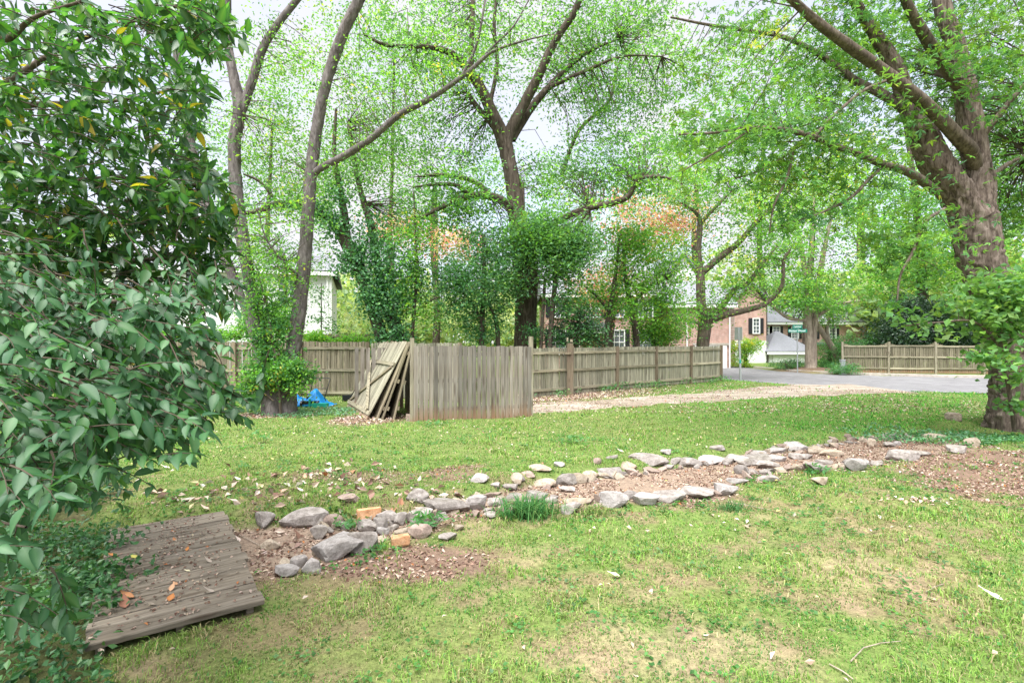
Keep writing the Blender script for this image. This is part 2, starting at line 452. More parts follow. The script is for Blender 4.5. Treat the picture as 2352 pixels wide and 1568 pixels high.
def catmull(pts, per=6):
    """pts: list of (Vector, r) -> resampled arrays"""
    P = np.array([(*p, r) for p, r in pts], float)
    if len(P) == 2:
        t = np.linspace(0, 1, per + 1)[:, None]; Q = P[0] * (1 - t) + P[1] * t
        return Q[:, :3], Q[:, 3]
    Pe = np.vstack([2 * P[0] - P[1], P, 2 * P[-1] - P[-2]]); out = []
    for i in range(1, len(Pe) - 2):
        p0, p1, p2, p3 = Pe[i - 1], Pe[i], Pe[i + 1], Pe[i + 2]
        for t in np.linspace(0, 1, per, endpoint=False):
            out.append(.5 * ((2 * p1) + (-p0 + p2) * t + (2 * p0 - 5 * p1 + 4 * p2 - p3) * t * t + (-p0 + 3 * p1 - 3 * p2 + p3) * t ** 3))
    out.append(P[-1]); Q = np.array(out)
    return Q[:, :3], np.maximum(Q[:, 3], .003)

# ------------------------------------------------------------------ ground
def axis_vals(lo, hi, d0, d1, step, far, grow=1.22):
    a = list(np.arange(d0, d1 + 1e-6, step)); s = step; x = d1
    while x < hi: s = min(s * grow, far); x += s; a.append(x)
    s = step; x = d0; b = []
    while x > lo: s = min(s * grow, far); x -= s; b.append(x)
    return np.array(b[::-1] + a)
gx = axis_vals(-260, 260, -6.0, 12.0, .085, 30, 1.12); gy = axis_vals(-120, 420, 1.2, 12.5, .085, 30, 1.06)
GX, GY = np.meshgrid(gx, gy)
PLAT = [G(190, 1485, .08), G(605, 1380, .08), G(520, 1195, .08), G(240, 1222, .08)]
PLAT2 = [(p.x, p.y) for p in PLAT]
def zones(x, y):
    """weights of bare soil, leaf litter, dry grass, ground cover (0..1 each)"""
    n1 = fbm(x, y, .9, 20); n2 = fbm(x, y, .35, 25); n3 = fbm(x, y, 2.6, 30)
    u_, l_ = yU(x), yL(x)
    jit = (n2 - .5) * .9
    inrow = (x > -3.0) & (x < 8.6)
    soil = sstep(l_ - .18 + jit, l_ + .1 + jit, y) * (1 - sstep(u_ - .1, u_ + .12, y)) * inrow
    lit = (1 - sstep(.05, .5, (l_ - y) + jit)) * (1 - sstep(u_ - .1, u_ + .1, y)) * inrow
    lit = np.maximum(lit, (1 - sstep(.7, 1.15, np.hypot((x + .85) / .85, (y - 4.3) / .36) + jit * .6)))
    lit = np.maximum(lit, (1 - sstep(.75, 1.15, np.hypot((x - 8.0) / 2.7, (y - 6.9) / 2.1) + jit * .7)))
    lit = np.maximum(lit, (1 - sstep(.6, 1.2, np.hypot((x + .75) / .42, (y - 7.1) / .5) + jit)) * .9)
    lit = np.maximum(lit, (1 - sstep(.6, 1.2, np.hypot((x + 2.2) / 1.0, (y - 6.9) / .4) + jit)) * .7)
    lit = np.maximum(lit, (1 - sstep(.6, 1.2, np.hypot((x + 3.4) / 1.0, (y - 11.9) / .9) + jit)))
    lit = np.maximum(lit, (1 - sstep(.6, 1.1, np.hypot((x + 5.9) / .95, (y - 12.4) / .5) + jit)))
    # strip of leaves along the back fence
    fy = np.interp(x, [.5, 2, 9.5], [16.6, 17.5, 23.3])
    strip = (x > .2) & (x < 9.8)
    lit = np.maximum(lit, sstep(fy - 2.6, fy - 1.2, y + jit) * strip * (1 - sstep(2.5, 7.0, x)) * (y < fy + 1))
    lit = np.maximum(lit, np.exp(-(((x - 18.3) / 2.6) ** 2 + ((y - 30.8) / 2.0) ** 2)) * 1.6)
    bare = sstep(.60, .76, n1 * .55 + n2 * .45) * (y < 5.6) * .6
    bare = np.maximum(bare, (1 - sstep(.3, 1.1, np.hypot((x - .9) / .8, (y - 3.1) / .45) + jit * 1.6)) * .6)
    bare = np.maximum(bare, (1 - sstep(.5, 1.1, np.hypot((x - 1.0) / .5, (y - 2.6) / .25) + jit)) * .7)
    dry = sstep(.45, .7, n3) * .3 + sstep(.44, .68, n1) * .4 * (y < 6.5)
    dry = np.where(y > yU(x), dry * .55, dry)
    dry = dry * (1 - .75 * sstep(3, 7, x) * (y > yU(x)))
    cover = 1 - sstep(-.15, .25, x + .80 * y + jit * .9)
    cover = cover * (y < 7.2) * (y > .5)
    return np.clip(soil, 0, 1), np.clip(lit, 0, 1), np.clip(bare, 0, 1), np.clip(dry, 0, 1), np.clip(cover, 0, 1)
s_, l_, b_, d_, c_ = zones(GX, GY)
lerp = lambda A, B, w: A * (1 - w[..., None]) + np.array(B) * w[..., None]
gc = np.zeros(GX.shape + (3,)) + np.array((.12, .17, .05))
gc = lerp(gc, (.19, .14, .095), sstep(.48, .62, fbm(GX, GY, .3, 88)) * (GY < 7) * .7)
gc = lerp(gc, (.20, .165, .085), d_ * .7)
gc = lerp(gc, (.29, .215, .155), b_)
gc = lerp(gc, (.17, .118, .09), l_)
gc = lerp(gc, (.24, .185, .145), s_ * .85)
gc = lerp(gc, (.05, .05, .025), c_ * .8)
n_ = len(gy) * len(gx)
V = np.stack([GX, GY, height(GX, GY)], -1).reshape(-1, 3)
i = np.arange(len(gy) - 1)[:, None]; j = np.arange(len(gx) - 1)[None, :]; w = len(gx)
F = np.stack([i * w + j, i * w + j + 1, (i + 1) * w + j + 1, (i + 1) * w + j], -1).reshape(-1, 4)
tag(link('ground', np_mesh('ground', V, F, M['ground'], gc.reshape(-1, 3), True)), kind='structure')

def flat_poly(name, pts, z, m, kind='structure'):
    bm = bmesh.new(); vs = [bm.verts.new((x, y, z)) for x, y in pts]
    f = bm.faces.new(vs); bmesh.ops.triangulate(bm, faces=[f])
    me = bpy.data.meshes.new(name); bm.normal_update(); bm.to_mesh(me); bm.free(); me.materials.append(m)
    return tag(link(name, me), kind=kind)
def smooth_poly(pts, per=5):
    P = [(Vector((x, y, 0)), 0) for x, y in pts]
    Q, _ = catmull(P + [P[0]], per); return [(q[0], q[1]) for q in Q[:-1]]
flat_poly('street', STREET, -.02, M['asphalt'])
# gravel drive: a sheet with ragged edges following the ground
dx = np.linspace(-.2, 14.2, 150); nv = 26; dv = np.linspace(0, 1, nv)
DX, DV = np.meshgrid(dx, dv)
ylo = np.interp(DX, DLO[:, 0], DLO[:, 1]); yhi = np.interp(DX, DUP[:, 0], DUP[:, 1])
ylo = ylo + (fbm(DX, DX * 0 + 1, .5, 40) - .5) * .7; yhi = yhi + (fbm(DX, DX * 0 + 5, .6, 44) - .5) * .9
DY = ylo * (1 - DV) + yhi * DV
edge = np.minimum(DV, 1 - DV)
DZ = height(DX, DY); DZ = np.where(in_poly(DX, DY, STREET), 0.0, DZ) + .022 * sstep(0, .05, edge) - .012
V = np.stack([DX, DY, DZ], -1).reshape(-1, 3)
i = np.arange(nv - 1)[:, None]; j = np.arange(len(dx) - 1)[None, :]; w = len(dx)
F = np.stack([i * w + j, i * w + j + 1, (i + 1) * w + j + 1, (i + 1) * w + j], -1).reshape(-1, 4)
tag(link('gravel_drive', np_mesh('gravel_drive', V, F, M['gravel'], None, True)), kind='structure')
# kerb on the far side of the street
kb = MB(); kp = [(60, 22.7), (34, 24.5), (24, 25.5), (19.8, 27.1), (17.8, 28.7), (16.8, 31.0), (16.5, 35)]
Q, _ = catmull([(Vector((x, y, 0)), 0) for x, y in kp], 6)
pr = [(-.0, -.1), (.0, .10), (.16, .11), (.16, -.1)]
vs = []
for k in range(len(Q)):
    t = Q[min(k + 1, len(Q) - 1)] - Q[max(k - 1, 0)]; t /= np.linalg.norm(t); nrm = np.array((t[1], -t[0], 0)); nrm = nrm if nrm[1] > 0 or nrm[0] > 0 else nrm
    for a, b in pr: vs.append(Q[k] + nrm * a + np.array((0, 0, b)))
fs = [(k * 4 + a, k * 4 + (a + 1) % 4, (k + 1) * 4 + (a + 1) % 4, (k + 1) * 4 + a) for k in range(len(Q) - 1) for a in range(4)]
kb.add(vs, fs); tag(kb.build('kerb', M['kerb']), kind='structure')

# ------------------------------------------------------------------ boards and fences
def board_mesh(name, w, t, h, m, lean=0.0, cut=0.0):
    b = MB().box((0, 0, h / 2), (w, t, h)); b.v = [(x + lean * z, y, z + (cut * x / w if z > h * .5 else 0)) for x, y, z in b.v]
    return np_mesh(name, np.array(b.v), b.f, m)
def make_fence(name, label, pts, hgt, mat_b, mat_r, mat_p, post_at=(), rails=(.18, .86, 1.5), side=-1, bw=.102, gap=.012, scallop=0, z0=0.0, posth=.0, bay=2.44, cat='fence', base_fn=None, bottom=.03, end_posts=True, group=None):
    """pts: ground polyline; boards stand on it, rails and posts on the camera side when side=-1"""
    root = empty(name, (pts[0][0], pts[0][1], 0), label, cat, group)
    o = Vector(root.location)
    me = [board_mesh('board', bw - gap - random.uniform(0, .008), .019, 1.0, mat_b, random.uniform(-.006, .006), random.uniform(-.006, .006)) for _ in range(5)]
    for a, b in zip(pts[:-1], pts[1:]):
        a = Vector((a[0], a[1], 0)); b = Vector((b[0], b[1], 0)); d = b - a; L = d.length; d.normalize(); ang = math.atan2(d.y, d.x)
        n = Vector((d.y, -d.x, 0)) * (1 if side < 0 else -1)       # towards the camera
        nb = int(L / bw)
        bays = max(1, round(L / bay)); bl = L / bays
        for k in range(nb):
            s = (k + .5) * L / nb; p = a + d * s
            gz = H(p.x, p.y) if base_fn is None else base_fn(s)
            hh = hgt + random.uniform(-.018, .012)
            if scallop: q = (s % bl) / bl; hh -= scallop * math.sin(math.pi * q) ** .9
            ob = link('board', me[random.randrange(5)], root, p - o + n * random.uniform(-.006, .006) + Vector((0, 0, gz + bottom)))
            ob.rotation_euler = (random.uniform(-.006, .006), random.uniform(-.006, .006), ang); ob.scale = (1, 1, hh - bottom)
        for kb_ in range(bays):
            for rz in rails:
                p0 = a + d * (kb_ * bl) + n * .032; p1 = a + d * ((kb_ + 1) * bl) + n * .032
                z0_ = H(p0.x, p0.y) if base_fn is None else base_fn(kb_ * bl); z1_ = H(p1.x, p1.y) if base_fn is None else base_fn((kb_ + 1) * bl)
                c = (p0 + p1) / 2; 
                bx = MB().box((0, 0, 0), (bl - .09, .038, .085)); r = bx.build('rail', mat_r, root, c - o + Vector((0, 0, (z0_ + z1_) / 2 + rz + random.uniform(-.012, .012))))
                r.rotation_euler = (0, -math.atan2(z1_ - z0_, bl), ang)
        for kp_ in range(bays + 1):
            if kp_ == 0 and not end_posts: continue
            p = a + d * (kp_ * bl) + n * .055
            gz = H(p.x, p.y) if base_fn is None else base_fn(kp_ * bl)
            pb = MB().box((0, 0, (hgt + posth) / 2 - .1), (.095, .095, hgt + posth + .2)); po = pb.build('post', mat_p, root, p - o + Vector((0, 0, gz)))
            po.rotation_euler = (random.uniform(-.012, .012), random.uniform(-.012, .012), ang)
    return root
# left back fence
lf_y = 16.75
LFX0, LFX1 = -13.5, (845 - 1176) / FOC * lf_y
make_fence('wooden_fence', 'brown wooden fence behind the twin trunked tree and the blue tarp', [(LFX0, lf_y + .3), (LFX1, lf_y)], 1.79, M['left_board'], M['fence_rail'], M['fence_post'], rails=(.13, .86, 1.58))
make_fence('wooden_fence', 'short run of smooth fence boards behind the leaning stack of old panels', [(LFX1 + .1, lf_y + .05), (-1.6, 15.2)], 1.76, M['fence_board'], M['fence_rail'], M['fence_post'], side=1, bay=1.6, end_posts=False)
make_fence('wooden_fence', 'second taller fence topped with vines, showing above the left fence', [(-9.6, 20.3), (-5.6, 20.0)], 2.08, M['left_board'], M['fence_rail'], M['fence_post'], rails=(.3, 1.1, 1.86))
# middle fence: runs back beside the drive
MF = [(.45, 16.3), (2.0, 17.6), (9.45, 23.25)]
make_fence('wooden_fence', 'long greenish plank fence running beside the drive to the street', MF, 1.60, M['fence_board'], M['fence_rail'], M['fence_post'], rails=(.22, .84, 1.43), posth=.02)
# right fence with scalloped top
RF = [(18.7, 29.0), (25.6, 27.8), (28.2, 27.3)]
make_fence('wooden_fence', 'wooden fence with a scalloped top across the street beside the dark hedge', RF, 1.72, M['right_board'], M['fence_rail'], M['pale_post'], rails=(.28, .92, 1.52), scallop=.27, posth=.05, bay=2.35, base_fn=lambda s: .02)

# old gate posts standing in front of the middle fence
p = G(1309, 908)
ob = empty('gate_post', p, 'tall square gate post with a small block nailed near its top', 'post')
MB().box((0, 0, .83), (.20, .16, 1.86)).build('post_body', M['fence_post'], ob)
MB().box((-.09, -.05, 1.88), (.05, .09, .14)).box((.05, .02, 1.84), (.08, .1, .1)).build('split_top', M['fence_rail'], ob)
MB().box((-.07, -.105, 1.42), (.2, .05, .07)).build('block', M['gate_edge'], ob)
p = G(1273, 905)
ob = empty('gate_post', p, 'broken gate post with a split weathered lower half beside the tall square post', 'post')
MB().box((0, 0, 1.2), (.10, .09, .9)).build('upper_post', M['fence_post'], ob)
MB().tube([(0, 0, -.15), (.01, 0, .4), (.0, 0, .8), (.02, 0, 1.0)], [.115, .11, .105, .08], 9).build('split_base', M['fence_rail'], ob)
MB().box((.0, -.04, .98), (.22, .12, .05), Matrix.Rotation(.2, 3, 'Y')).build('block', M['gate_edge'], ob)

# ---- shed front: plank panel
A, B = G(950, 968), G(1221, 956); A.z = B.z = 0
sd = (B - A); SL = sd.length; sd.normalize(); sang = math.atan2(sd.y, sd.x); sn = Vector((sd.y, -sd.x, 0)); sb = -sn
shed = empty('plank_shed', (A.x, A.y, 0), 'roofless shed fronted by a grey weathered panel of vertical planks', 'shed')
nb = 25; bw = SL / nb; pos = 0
me_s = [board_mesh('plank', bw - random.uniform(.008, .018), .022, 1.0, M['shed_board'], random.uniform(-.004, .004), random.uniform(-.008, .008)) for _ in range(6)]
for k in range(nb):
    p = A + sd * ((k + .5) * bw); hz = H(p.x, p.y)
    ob = link('plank', me_s[k % 6], shed, p - A + Vector((0, 0, hz - .03)) + sn * random.uniform(-.004, .012))
    ob.rotation_euler = (random.uniform(-.006, .006), random.uniform(-.005, .005), sang); ob.scale = (1, 1, 1.735 + random.uniform(-.02, .015) - .02 * k / nb)
for q, hh, ww in ((A - sd * .03, 1.88, .09), (B + sd * .0, 1.92, .09)):
    ob = MB().box((0, 0, hh / 2 - .1), (ww, .09, hh + .2)).build('post', M['pale_post'], shed, q - A + sb * .058); ob.rotation_euler = (0, 0, sang)
for rz in (.25, .9, 1.5):
    ob = MB().box((0, 0, 0), (SL, .04, .09)).build('rail', M['fence_rail'], shed, sd * (SL / 2) + sb * .034 + Vector((0, 0, rz))); ob.rotation_euler = (0, 0, sang)
ob = MB().box((.02, -.02, .06), (.11, .03, .2)).build('door_jamb', M['stone_brown'], shed, sd * (-.12) + sb * .1)
# side wall of the shed running back on its left, of planks too
sw = 2.3
for k in range(16):
    p = A + sb * (.16 + (k + .5) * sw / 16) - sd * .02
    ob = link('plank', me_s[(k + 2) % 6], shed, p - A + Vector((0, 0, -.03))); ob.rotation_euler = (0, 0, sang + R(90)); ob.scale = (1, 1, 1.66)

for k in range(9):  # planks added across the far end to keep the gap by the panels dark
    p = A + sb * (sw + .2) - sd * (.05 + (k + .5) * .145)
    ob = link('plank', me_s[(k + 3) % 6], shed, p - A + Vector((0, 0, -.03))); ob.rotation_euler = (0, 0, sang); ob.scale = (1, 1, 1.66)
# ---- stack of old panels leaning on the shed's left side
def lean_panel(name, label, b0, b1, off, mat_board, braced, group):
    b0, b1, off = Vector(b0), Vector(b1), Vector(off)
    w = (b1 - b0); W = w.length; ex = w.normalized(); Ht = off.length; ey = off.normalized(); ey = (ey - ex * ey.dot(ex)).normalized(); ez = ex.cross(ey)
    if ez.x > 0 or ez.z < 0 and abs(ez.x) < .1: ez = -ez
    root = empty(name, b0, label, 'panel', group)
    mx = Matrix((ex, ey, ez)).transposed().to_4x4()
    root.matrix_world = Matrix.Translation(b0) @ mx
    n = int(W / .15); bwid = W / n
    for k in range(n):
        hh = Ht + random.uniform(-.03, .03)
        bb = MB().box((0, hh / 2, 0), (bwid - random.uniform(.004, .014), hh, .022)).build('board', mat_board, root, ((k + .5) * bwid, random.uniform(-.03, .0), random.uniform(0, .006)))
    if braced:
        zz = .033
        MB().box((W / 2, .16, zz), (W + .04, .09, .04)).build('batten', M['fence_rail'], root)
        MB().box((W / 2, Ht * .70, zz), (W, .09, .04)).build('batten', M['fence_rail'], root)
        MB().bar((.12, .21, zz + .002), (W - .1, Ht * .70 - .06, zz + .002), .085, .04, (0, 0, 1)).build('brace', M['gate_edge'], root)
        MB().bar((W - .2, .21, zz + .04), (.25, Ht * .70 - .05, zz + .0415), .085, .036, (0, 0, 1)).build('brace', M['fence_rail'], root)
    else:
        MB().box((W / 2, .3, -.035), (W, .09, .04)).build('batten', M['gate_edge'], root)
        MB().box((W / 2, Ht * .5, -.035), (W + .05, .09, .04)).build('batten', M['gate_edge'], root)
        MB().box((W / 2, Ht * .86, -.035), (W, .09, .04)).build('batten', M['gate_edge'], root)
    return root
gP = 'old fence panels leaning in a stack'
bs = [((-4.6, 14.25, -.02), (-3.36, 11.85, -.02), (1.13, -.25, 1.68)), ((-4.30, 14.2, -.02), (-3.10, 11.8, -.02), (.92, -.22, 1.72)),
      ((-4.10, 14.1, -.02), (-2.97, 11.75, -.02), (.80, -.2, 1.74)), ((-3.60, 14.0, -.02), (-2.70, 11.72, -.02), (.52, -.18, 1.72))]
lean_panel('fence_panel', 'braced plank gate leaning outermost on the stack, its crossed battens facing the lawn', *bs[0], M['gate_board'], True, gP)
lean_panel('fence_panel', 'old plank panel leaning second in the stack, right behind the braced gate', *bs[1], M['gate_edge'], False, gP)
lean_panel('fence_panel', 'old plank panel leaning third in the stack beside the shed', *bs[2], M['gate_edge'], False, gP)
lean_panel('fence_panel', 'innermost leaning panel of the stack next to the dark gap of the shed', *bs[3], M['gate_edge'], False, gP)

# ---- mowers under a blue tarp
def mower(label, u0, u1, vt, ub0, ub1, vb, Y, cross):
    g = empty('lawn_mower', at((ub0 + ub1) / 2, 930, Y) * 1, label, 'lawn mower', 'lawn mowers by the left fence')
    o = Vector(g.location); o.z = H(o.x, o.y); g.location = o
    tl, tr, bl_, br_ = at(u0, vt, Y + .25) - o, at(u1, vt, Y + .25) - o, at(ub0, vb, Y - .1) - o, at(ub1, vb, Y - .1) - o
    hb = MB(); hb.tube([bl_, tl * .96 + bl_ * .04, tl + (tr - tl) * .06, tr - (tr - tl) * .06, tr * .96 + br_ * .04, br_], .0135, 8)
    hb.build('handle', M['black_metal'], g, smooth=True)
    a, b = bl_ * .45 + tl * .55, br_ * .45 + tr * .55
    MB().tube([a, b], .009, 6).build('cross_bar', M['black_metal'], g)
    w = (br_.x - bl_.x)
    cx = (bl_.x + br_.x) / 2
    MB().box((cx, -.3, .14), (w * .9, .5, .09)).box((cx, -.3, .23), (w * .55, .3, .12)).build('deck', M['black_metal'], g)
    for sx in (-1, 1):
        for sy in (-.5, -.05):
            wv = MB().tube([(cx + sx * w * .5 - .025, sy, .095), (cx + sx * w * .5 + .025, sy, .095)], .095, 14).build('wheel', M['black_metal'], g)
    return g
mower('black mower handle on the right, rising tall above the blue tarp', 721, 759, 868, 707, 743, 922, 14.5, True)
mower('black mower handle on the left, low beside the twin trunk', 668, 702, 877, 655, 687, 922, 14.9, True)
tp0 = at(713, 930, 14.35); tp0.z = H(tp0.x, tp0.y)
ns, nt = 34, 22; vs = []
for a in range(ns):
    for b in range(nt):
        s, t = a / (ns - 1) * 2 - 1, b / (nt - 1) * 2 - 1
        x = s * .62; y = t * .42
        prof = .40 * math.exp(-((s - .25) / .38) ** 2) + .22 * math.exp(-((s + .55) / .35) ** 2)
        edge_ = max(0, 1 - abs(t) ** 3)
        z = prof * edge_ * (1 - .15 * t) + .05 * math.sin(7 * s + 3 * t) * edge_ + .035 * math.sin(13 * s - 6 * t + 1) * edge_ + .03
        if s > .5: z = max(.02, z - (s - .5) * .2)
        x += .03 * math.sin(9 * t + 2 * s)
        vs.append((x, y, max(z, .015)))
F = [(a * nt + b, (a + 1) * nt + b, (a + 1) * nt + b + 1, a * nt + b + 1) for a in range(ns - 1) for b in range(nt - 1)]
ob = MB().add(vs, F).build('tarp', M['tarp'], None, tp0, True)
sol = ob.modifiers.new('thick', 'SOLIDIFY'); sol.thickness = .004
tag(ob, 'crumpled bright blue tarp draped over the mowers by the left fence', 'tarp')
ob = MB().box((0, 0, .06), (.42, .16, .12)).box((-.28, .0, .12), (.05, .05, .24)).build('plastic_base', M['teal'], None, Vector((at(735, 930, 13.95).x, 13.95, 0)))
tag(ob, 'low teal plastic base lying in front of the blue tarp', 'plastic base')
ob = MB().box((0, 0, .09), (.3, .2, .18)).tube([(.1, 0, .18), (.22, 0, .36), (.42, .02, .4)], .016, 6).build('garden_tool', M['black_metal'], None, Vector((at(800, 915, 15.5).x, 15.5, 0)))
tag(ob, 'small black garden machine half hidden behind the braced gate', 'garden tool')

# ---- wooden platform in the foreground
N0, N1, Fa, Fb = PLAT
ex = (N1 - N0); ex.z = 0; PW = ex.length; ex.normalize(); eyv = Vector((-ex.y, ex.x, 0))
PL = (((Fa - N1).dot(eyv)) + ((Fb - N0).dot(eyv))) / 2
plat = empty('wooden_platform', (N0.x, N0.y, 0), 'low grey wooden platform of weathered planks lying by the ground cover', 'platform')
ang = math.atan2(ex.y, ex.x)
top = PLAT[0].z
npk = 14; pw = PL / npk
def plank_mesh(L, w, t):
    nx = 24; vs = []; r = random.Random(int(L * 1e6) % 9999)
    for a in range(nx + 1):
        x = L * a / nx; wob = r.uniform(-.0015, .0015)
        for (yy, zz) in ((0, -t), (0, -.004), (.004, 0), (w / 2, .0015), (w - .004, 0), (w, -.004), (w, -t)):
            vs.append((x + (r.uniform(-.004, .004) if a in (0, nx) else 0), yy + wob, zz + r.uniform(-.0012, .0012)))
    k = 7; fs = [(a * k + b, (a + 1) * k + b, (a + 1) * k + b + 1, a * k + b + 1) for a in range(nx) for b in range(k - 1)]
    fs += [(a * k + k - 1, (a + 1) * k + k - 1, (a + 1) * k, a * k) for a in range(nx)]
    fs += [tuple(range(k)), tuple(nx * k + b for b in range(k))[::-1]]
    return np_mesh('plank', np.array(vs), fs, M['deck_board'])
shear = 0.0; _sk = math.atan2(((Fa - N1).dot(ex) + (Fb - N0).dot(ex)) / 2, PL)
ex = Matrix.Rotation(_sk * -.5, 3, 'Z') @ ex; eyv = Vector((-ex.y, ex.x, 0)); ang = math.atan2(ex.y, ex.x)
for k in range(npk):
    me = plank_mesh(PW + random.uniform(-.012, .012), pw - random.uniform(.005, .011), .032)
    y0 = k * pw
    ob = link('plank', me, plat, ex * (shear * y0 + random.uniform(-.008, .008)) + eyv * y0 + Vector((0, 0, top - .001 - .002 * (k % 2))))
    ob.rotation_euler = (random.uniform(-.012, .012), random.uniform(-.004, .004), ang + random.uniform(-.003, .003))
for sx in (.08, .5, .92):
    c = ex * (PW * sx + shear * PL / 2) + eyv * (PL / 2) + Vector((0, 0, top - .075))
    ob = MB().box((0, 0, 0), (.045, PL - .06, .085)).build('bearer', M['deck_board'], plat, c); ob.rotation_euler = (0, 0, ang + math.atan2(-shear, 1))

# ------------------------------------------------------------------ stones
def rock_mesh(w, d, h, seed, name='stone', material=None, facets=12):
    """angular fieldstone: an ellipsoid cut by random planes"""
    r = np.random.default_rng(seed)
    bm = bmesh.new(); bmesh.ops.create_icosphere(bm, subdivisions=3, radius=1)
    P = np.array([v.co[:] for v in bm.verts]); P *= (1.25, 1.2, 1.2)
    for k in range(facets):
        n = r.normal(size=3); n[2] = n[2] * .6
        if k == 0: n = np.array((r.normal() * .12, r.normal() * .12 - .1, 1))
        if k == 1: n = np.array((r.normal() * .3, -1, .25))
        n /= np.linalg.norm(n); c = r.uniform(.55, .85)
        dd = P @ n; over = dd > c
        P[over] -= np.outer((dd[over] - c) * .93, n)
    P += (vn3(P * 2.2 + seed, seed) - .5)[:, None] * P * .16
    P *= np.array((w / 2, d / 2, h / 2))
    for v, p in zip(bm.verts, P): v.co = p
    me = bpy.data.meshes.new(name); bm.to_mesh(me); bm.free(); me.materials.append(material or M['stone'])
    return me
def vn3(P, seed): return (vnoise(P[:, 0], P[:, 1], 1, seed % 17) + vnoise(P[:, 1], P[:, 2], 1, seed % 13 + 3) + vnoise(P[:, 2], P[:, 0], 1, seed % 11 + 6)) / 3
K = .784
def stone_at(x3, y3, w3, h3, kind='s', parent=None, name='stone', seed=None, buried=.25):
    """x3,y3 centre in the photograph (3000 wide); the stone sits partly sunk in the ground"""
    u, v, w, h = x3 * K, y3 * K, w3 * K * (1.3 if parent is not None else 1), h3 * K
    seed = seed or int(x3 * 7 + y3)
    p = G(u, v + h * .5)
    Y = p.y; W = w / FOC * Y; Hh = max(h / FOC * Y * (0.80 if parent is not None else .92), .05)
    D = max(min(W * random.uniform(.6, .95), .4), .08)
    mt = {'s': 'stone', 't': 'stone_tan', 'b': 'stone_brown', 'p': 'stone_pale', 'o': 'stone_brick'}[kind]
    if kind == 'o':
        me = bpy.data.meshes.new('stone'); bm = bmesh.new(); bmesh.ops.create_cube(bm, size=1)
        bmesh.ops.scale(bm, vec=(W, .105, Hh * .9), verts=bm.verts); bmesh.ops.bevel(bm, geom=bm.edges[:], offset=.008, segments=2, affect='EDGES')
        for vv in bm.verts: vv.co += Vector((random.uniform(-.004, .004), random.uniform(-.004, .004), random.uniform(-.004, .004)))
        bm.to_mesh(me); bm.free(); me.materials.append(M[mt]); buried = .1
        rot = (random.uniform(-.1, .1), random.uniform(-.12, .12), random.uniform(.0, .5))
    else:
        me = rock_mesh(W * 1.04, D, Hh * (1 + buried), seed, name, M[mt])
        rot = (0, random.uniform(-.06, .06), random.uniform(-.3, .3))
    loc = Vector((p.x, p.y + D * .36, p.z + Hh * (.5 - buried * .5) + .012))
    if parent is not None: loc -= parent.location
    o = link(name, me, parent, loc); o.rotation_euler = rot
    return o
upper = [(974, 1528, 50, 34, 'b'), (1022, 1498, 52, 24, 'b'), (1129, 1516, 50, 42, 's'), (1168, 1519, 36, 42, 's'), (1215, 1480, 52, 38, 's'), (1233, 1512, 58, 42, 's'), (1302, 1486, 100, 52, 's'), (1363, 1482, 22, 34, 't'),
         (1401, 1470, 50, 52, 'p'), (1452, 1472, 42, 36, 's'), (1407, 1429, 52, 24, 'p'), (1499, 1427, 40, 24, 's'), (1516, 1416, 35, 18, 's'), (1450, 1434, 30, 14, 's'), (1581, 1400, 60, 18, 't'), (1593, 1417, 46, 22, 't'), (1550, 1408, 34, 18, 'b'),
         (1656, 1405, 52, 34, 's'), (1640, 1390, 34, 14, 'p'), (1703, 1399, 44, 32, 't'), (1738, 1390, 38, 28, 't'), (1752, 1375, 22, 20, 'b'), (1792, 1384, 66, 30, 's'), (1770, 1392, 26, 18, 't'), (1798, 1358, 26, 14, 's'), (1846, 1370, 50, 32, 't'), (1911, 1358, 84, 34, 's'), (1955, 1346, 26, 20, 'p'), (1983, 1356, 40, 22, 's'),
         (2024, 1354, 54, 30, 's'), (2080, 1350, 64, 24, 'p'), (2106, 1334, 40, 18, 's'), (2136, 1352, 44, 18, 's'), (2167, 1343, 50, 18, 'p'), (2190, 1353, 50, 26, 's'), (2218, 1327, 52, 16, 'p'), (2241, 1341, 56, 20, 's'), (2260, 1362, 56, 26, 's'),
         (2283, 1320, 48, 18, 'p'), (2288, 1343, 38, 22, 'p'), (2344, 1306, 66, 34, 'p'), (2335, 1336, 36, 20, 's'), (2365, 1336, 28, 18, 's'), (2400, 1318, 60, 24, 't'), (2440, 1326, 50, 22, 't'), (2180, 1374, 30, 34, 's'), (2211, 1383, 28, 22, 's'), (2340, 1369, 24, 22, 't'), (2419, 1355, 34, 16, 's'),
         (2494, 1353, 36, 24, 's'), (2559, 1292, 20, 28, 't'), (2611, 1301, 30, 18, 's'), (2630, 1297, 18, 16, 'p'), (2700, 1330, 60, 18, 's'), (2761, 1280, 50, 24, 't')]
lower = [(1067, 1546, 52, 34, 's'), (1111, 1534, 40, 34, 's'), (1114, 1558, 36, 20, 'p'), (1224, 1560, 54, 40, 'b'), (1308, 1576, 40, 22, 's'), (1252, 1540, 30, 18, 't'), (1438, 1511, 30, 20, 's'), (1492, 1496, 50, 30, 't'), (1508, 1455, 45, 34, 's'), (1577, 1457, 54, 28, 's'), (1625, 1460, 22, 18, 's'), (1540, 1470, 30, 16, 's'),
         (1673, 1487, 46, 38, 's'), (1690, 1470, 60, 16, 't'), (1805, 1465, 80, 48, 'p'), (1846, 1452, 38, 28, 's'), (1897, 1465, 66, 38, 'p'), (1975, 1457, 70, 34, 's'), (2064, 1448, 76, 34, 's'), (2134, 1434, 62, 38, 'p'), (2172, 1411, 44, 18, 'p'), (2255, 1402, 36, 20, 's'), (1662, 1436, 36, 14, 's'),
         (1150, 1548, 22, 16, 's'), (1345, 1548, 26, 16, 't'), (2290, 1378, 30, 16, 't')]
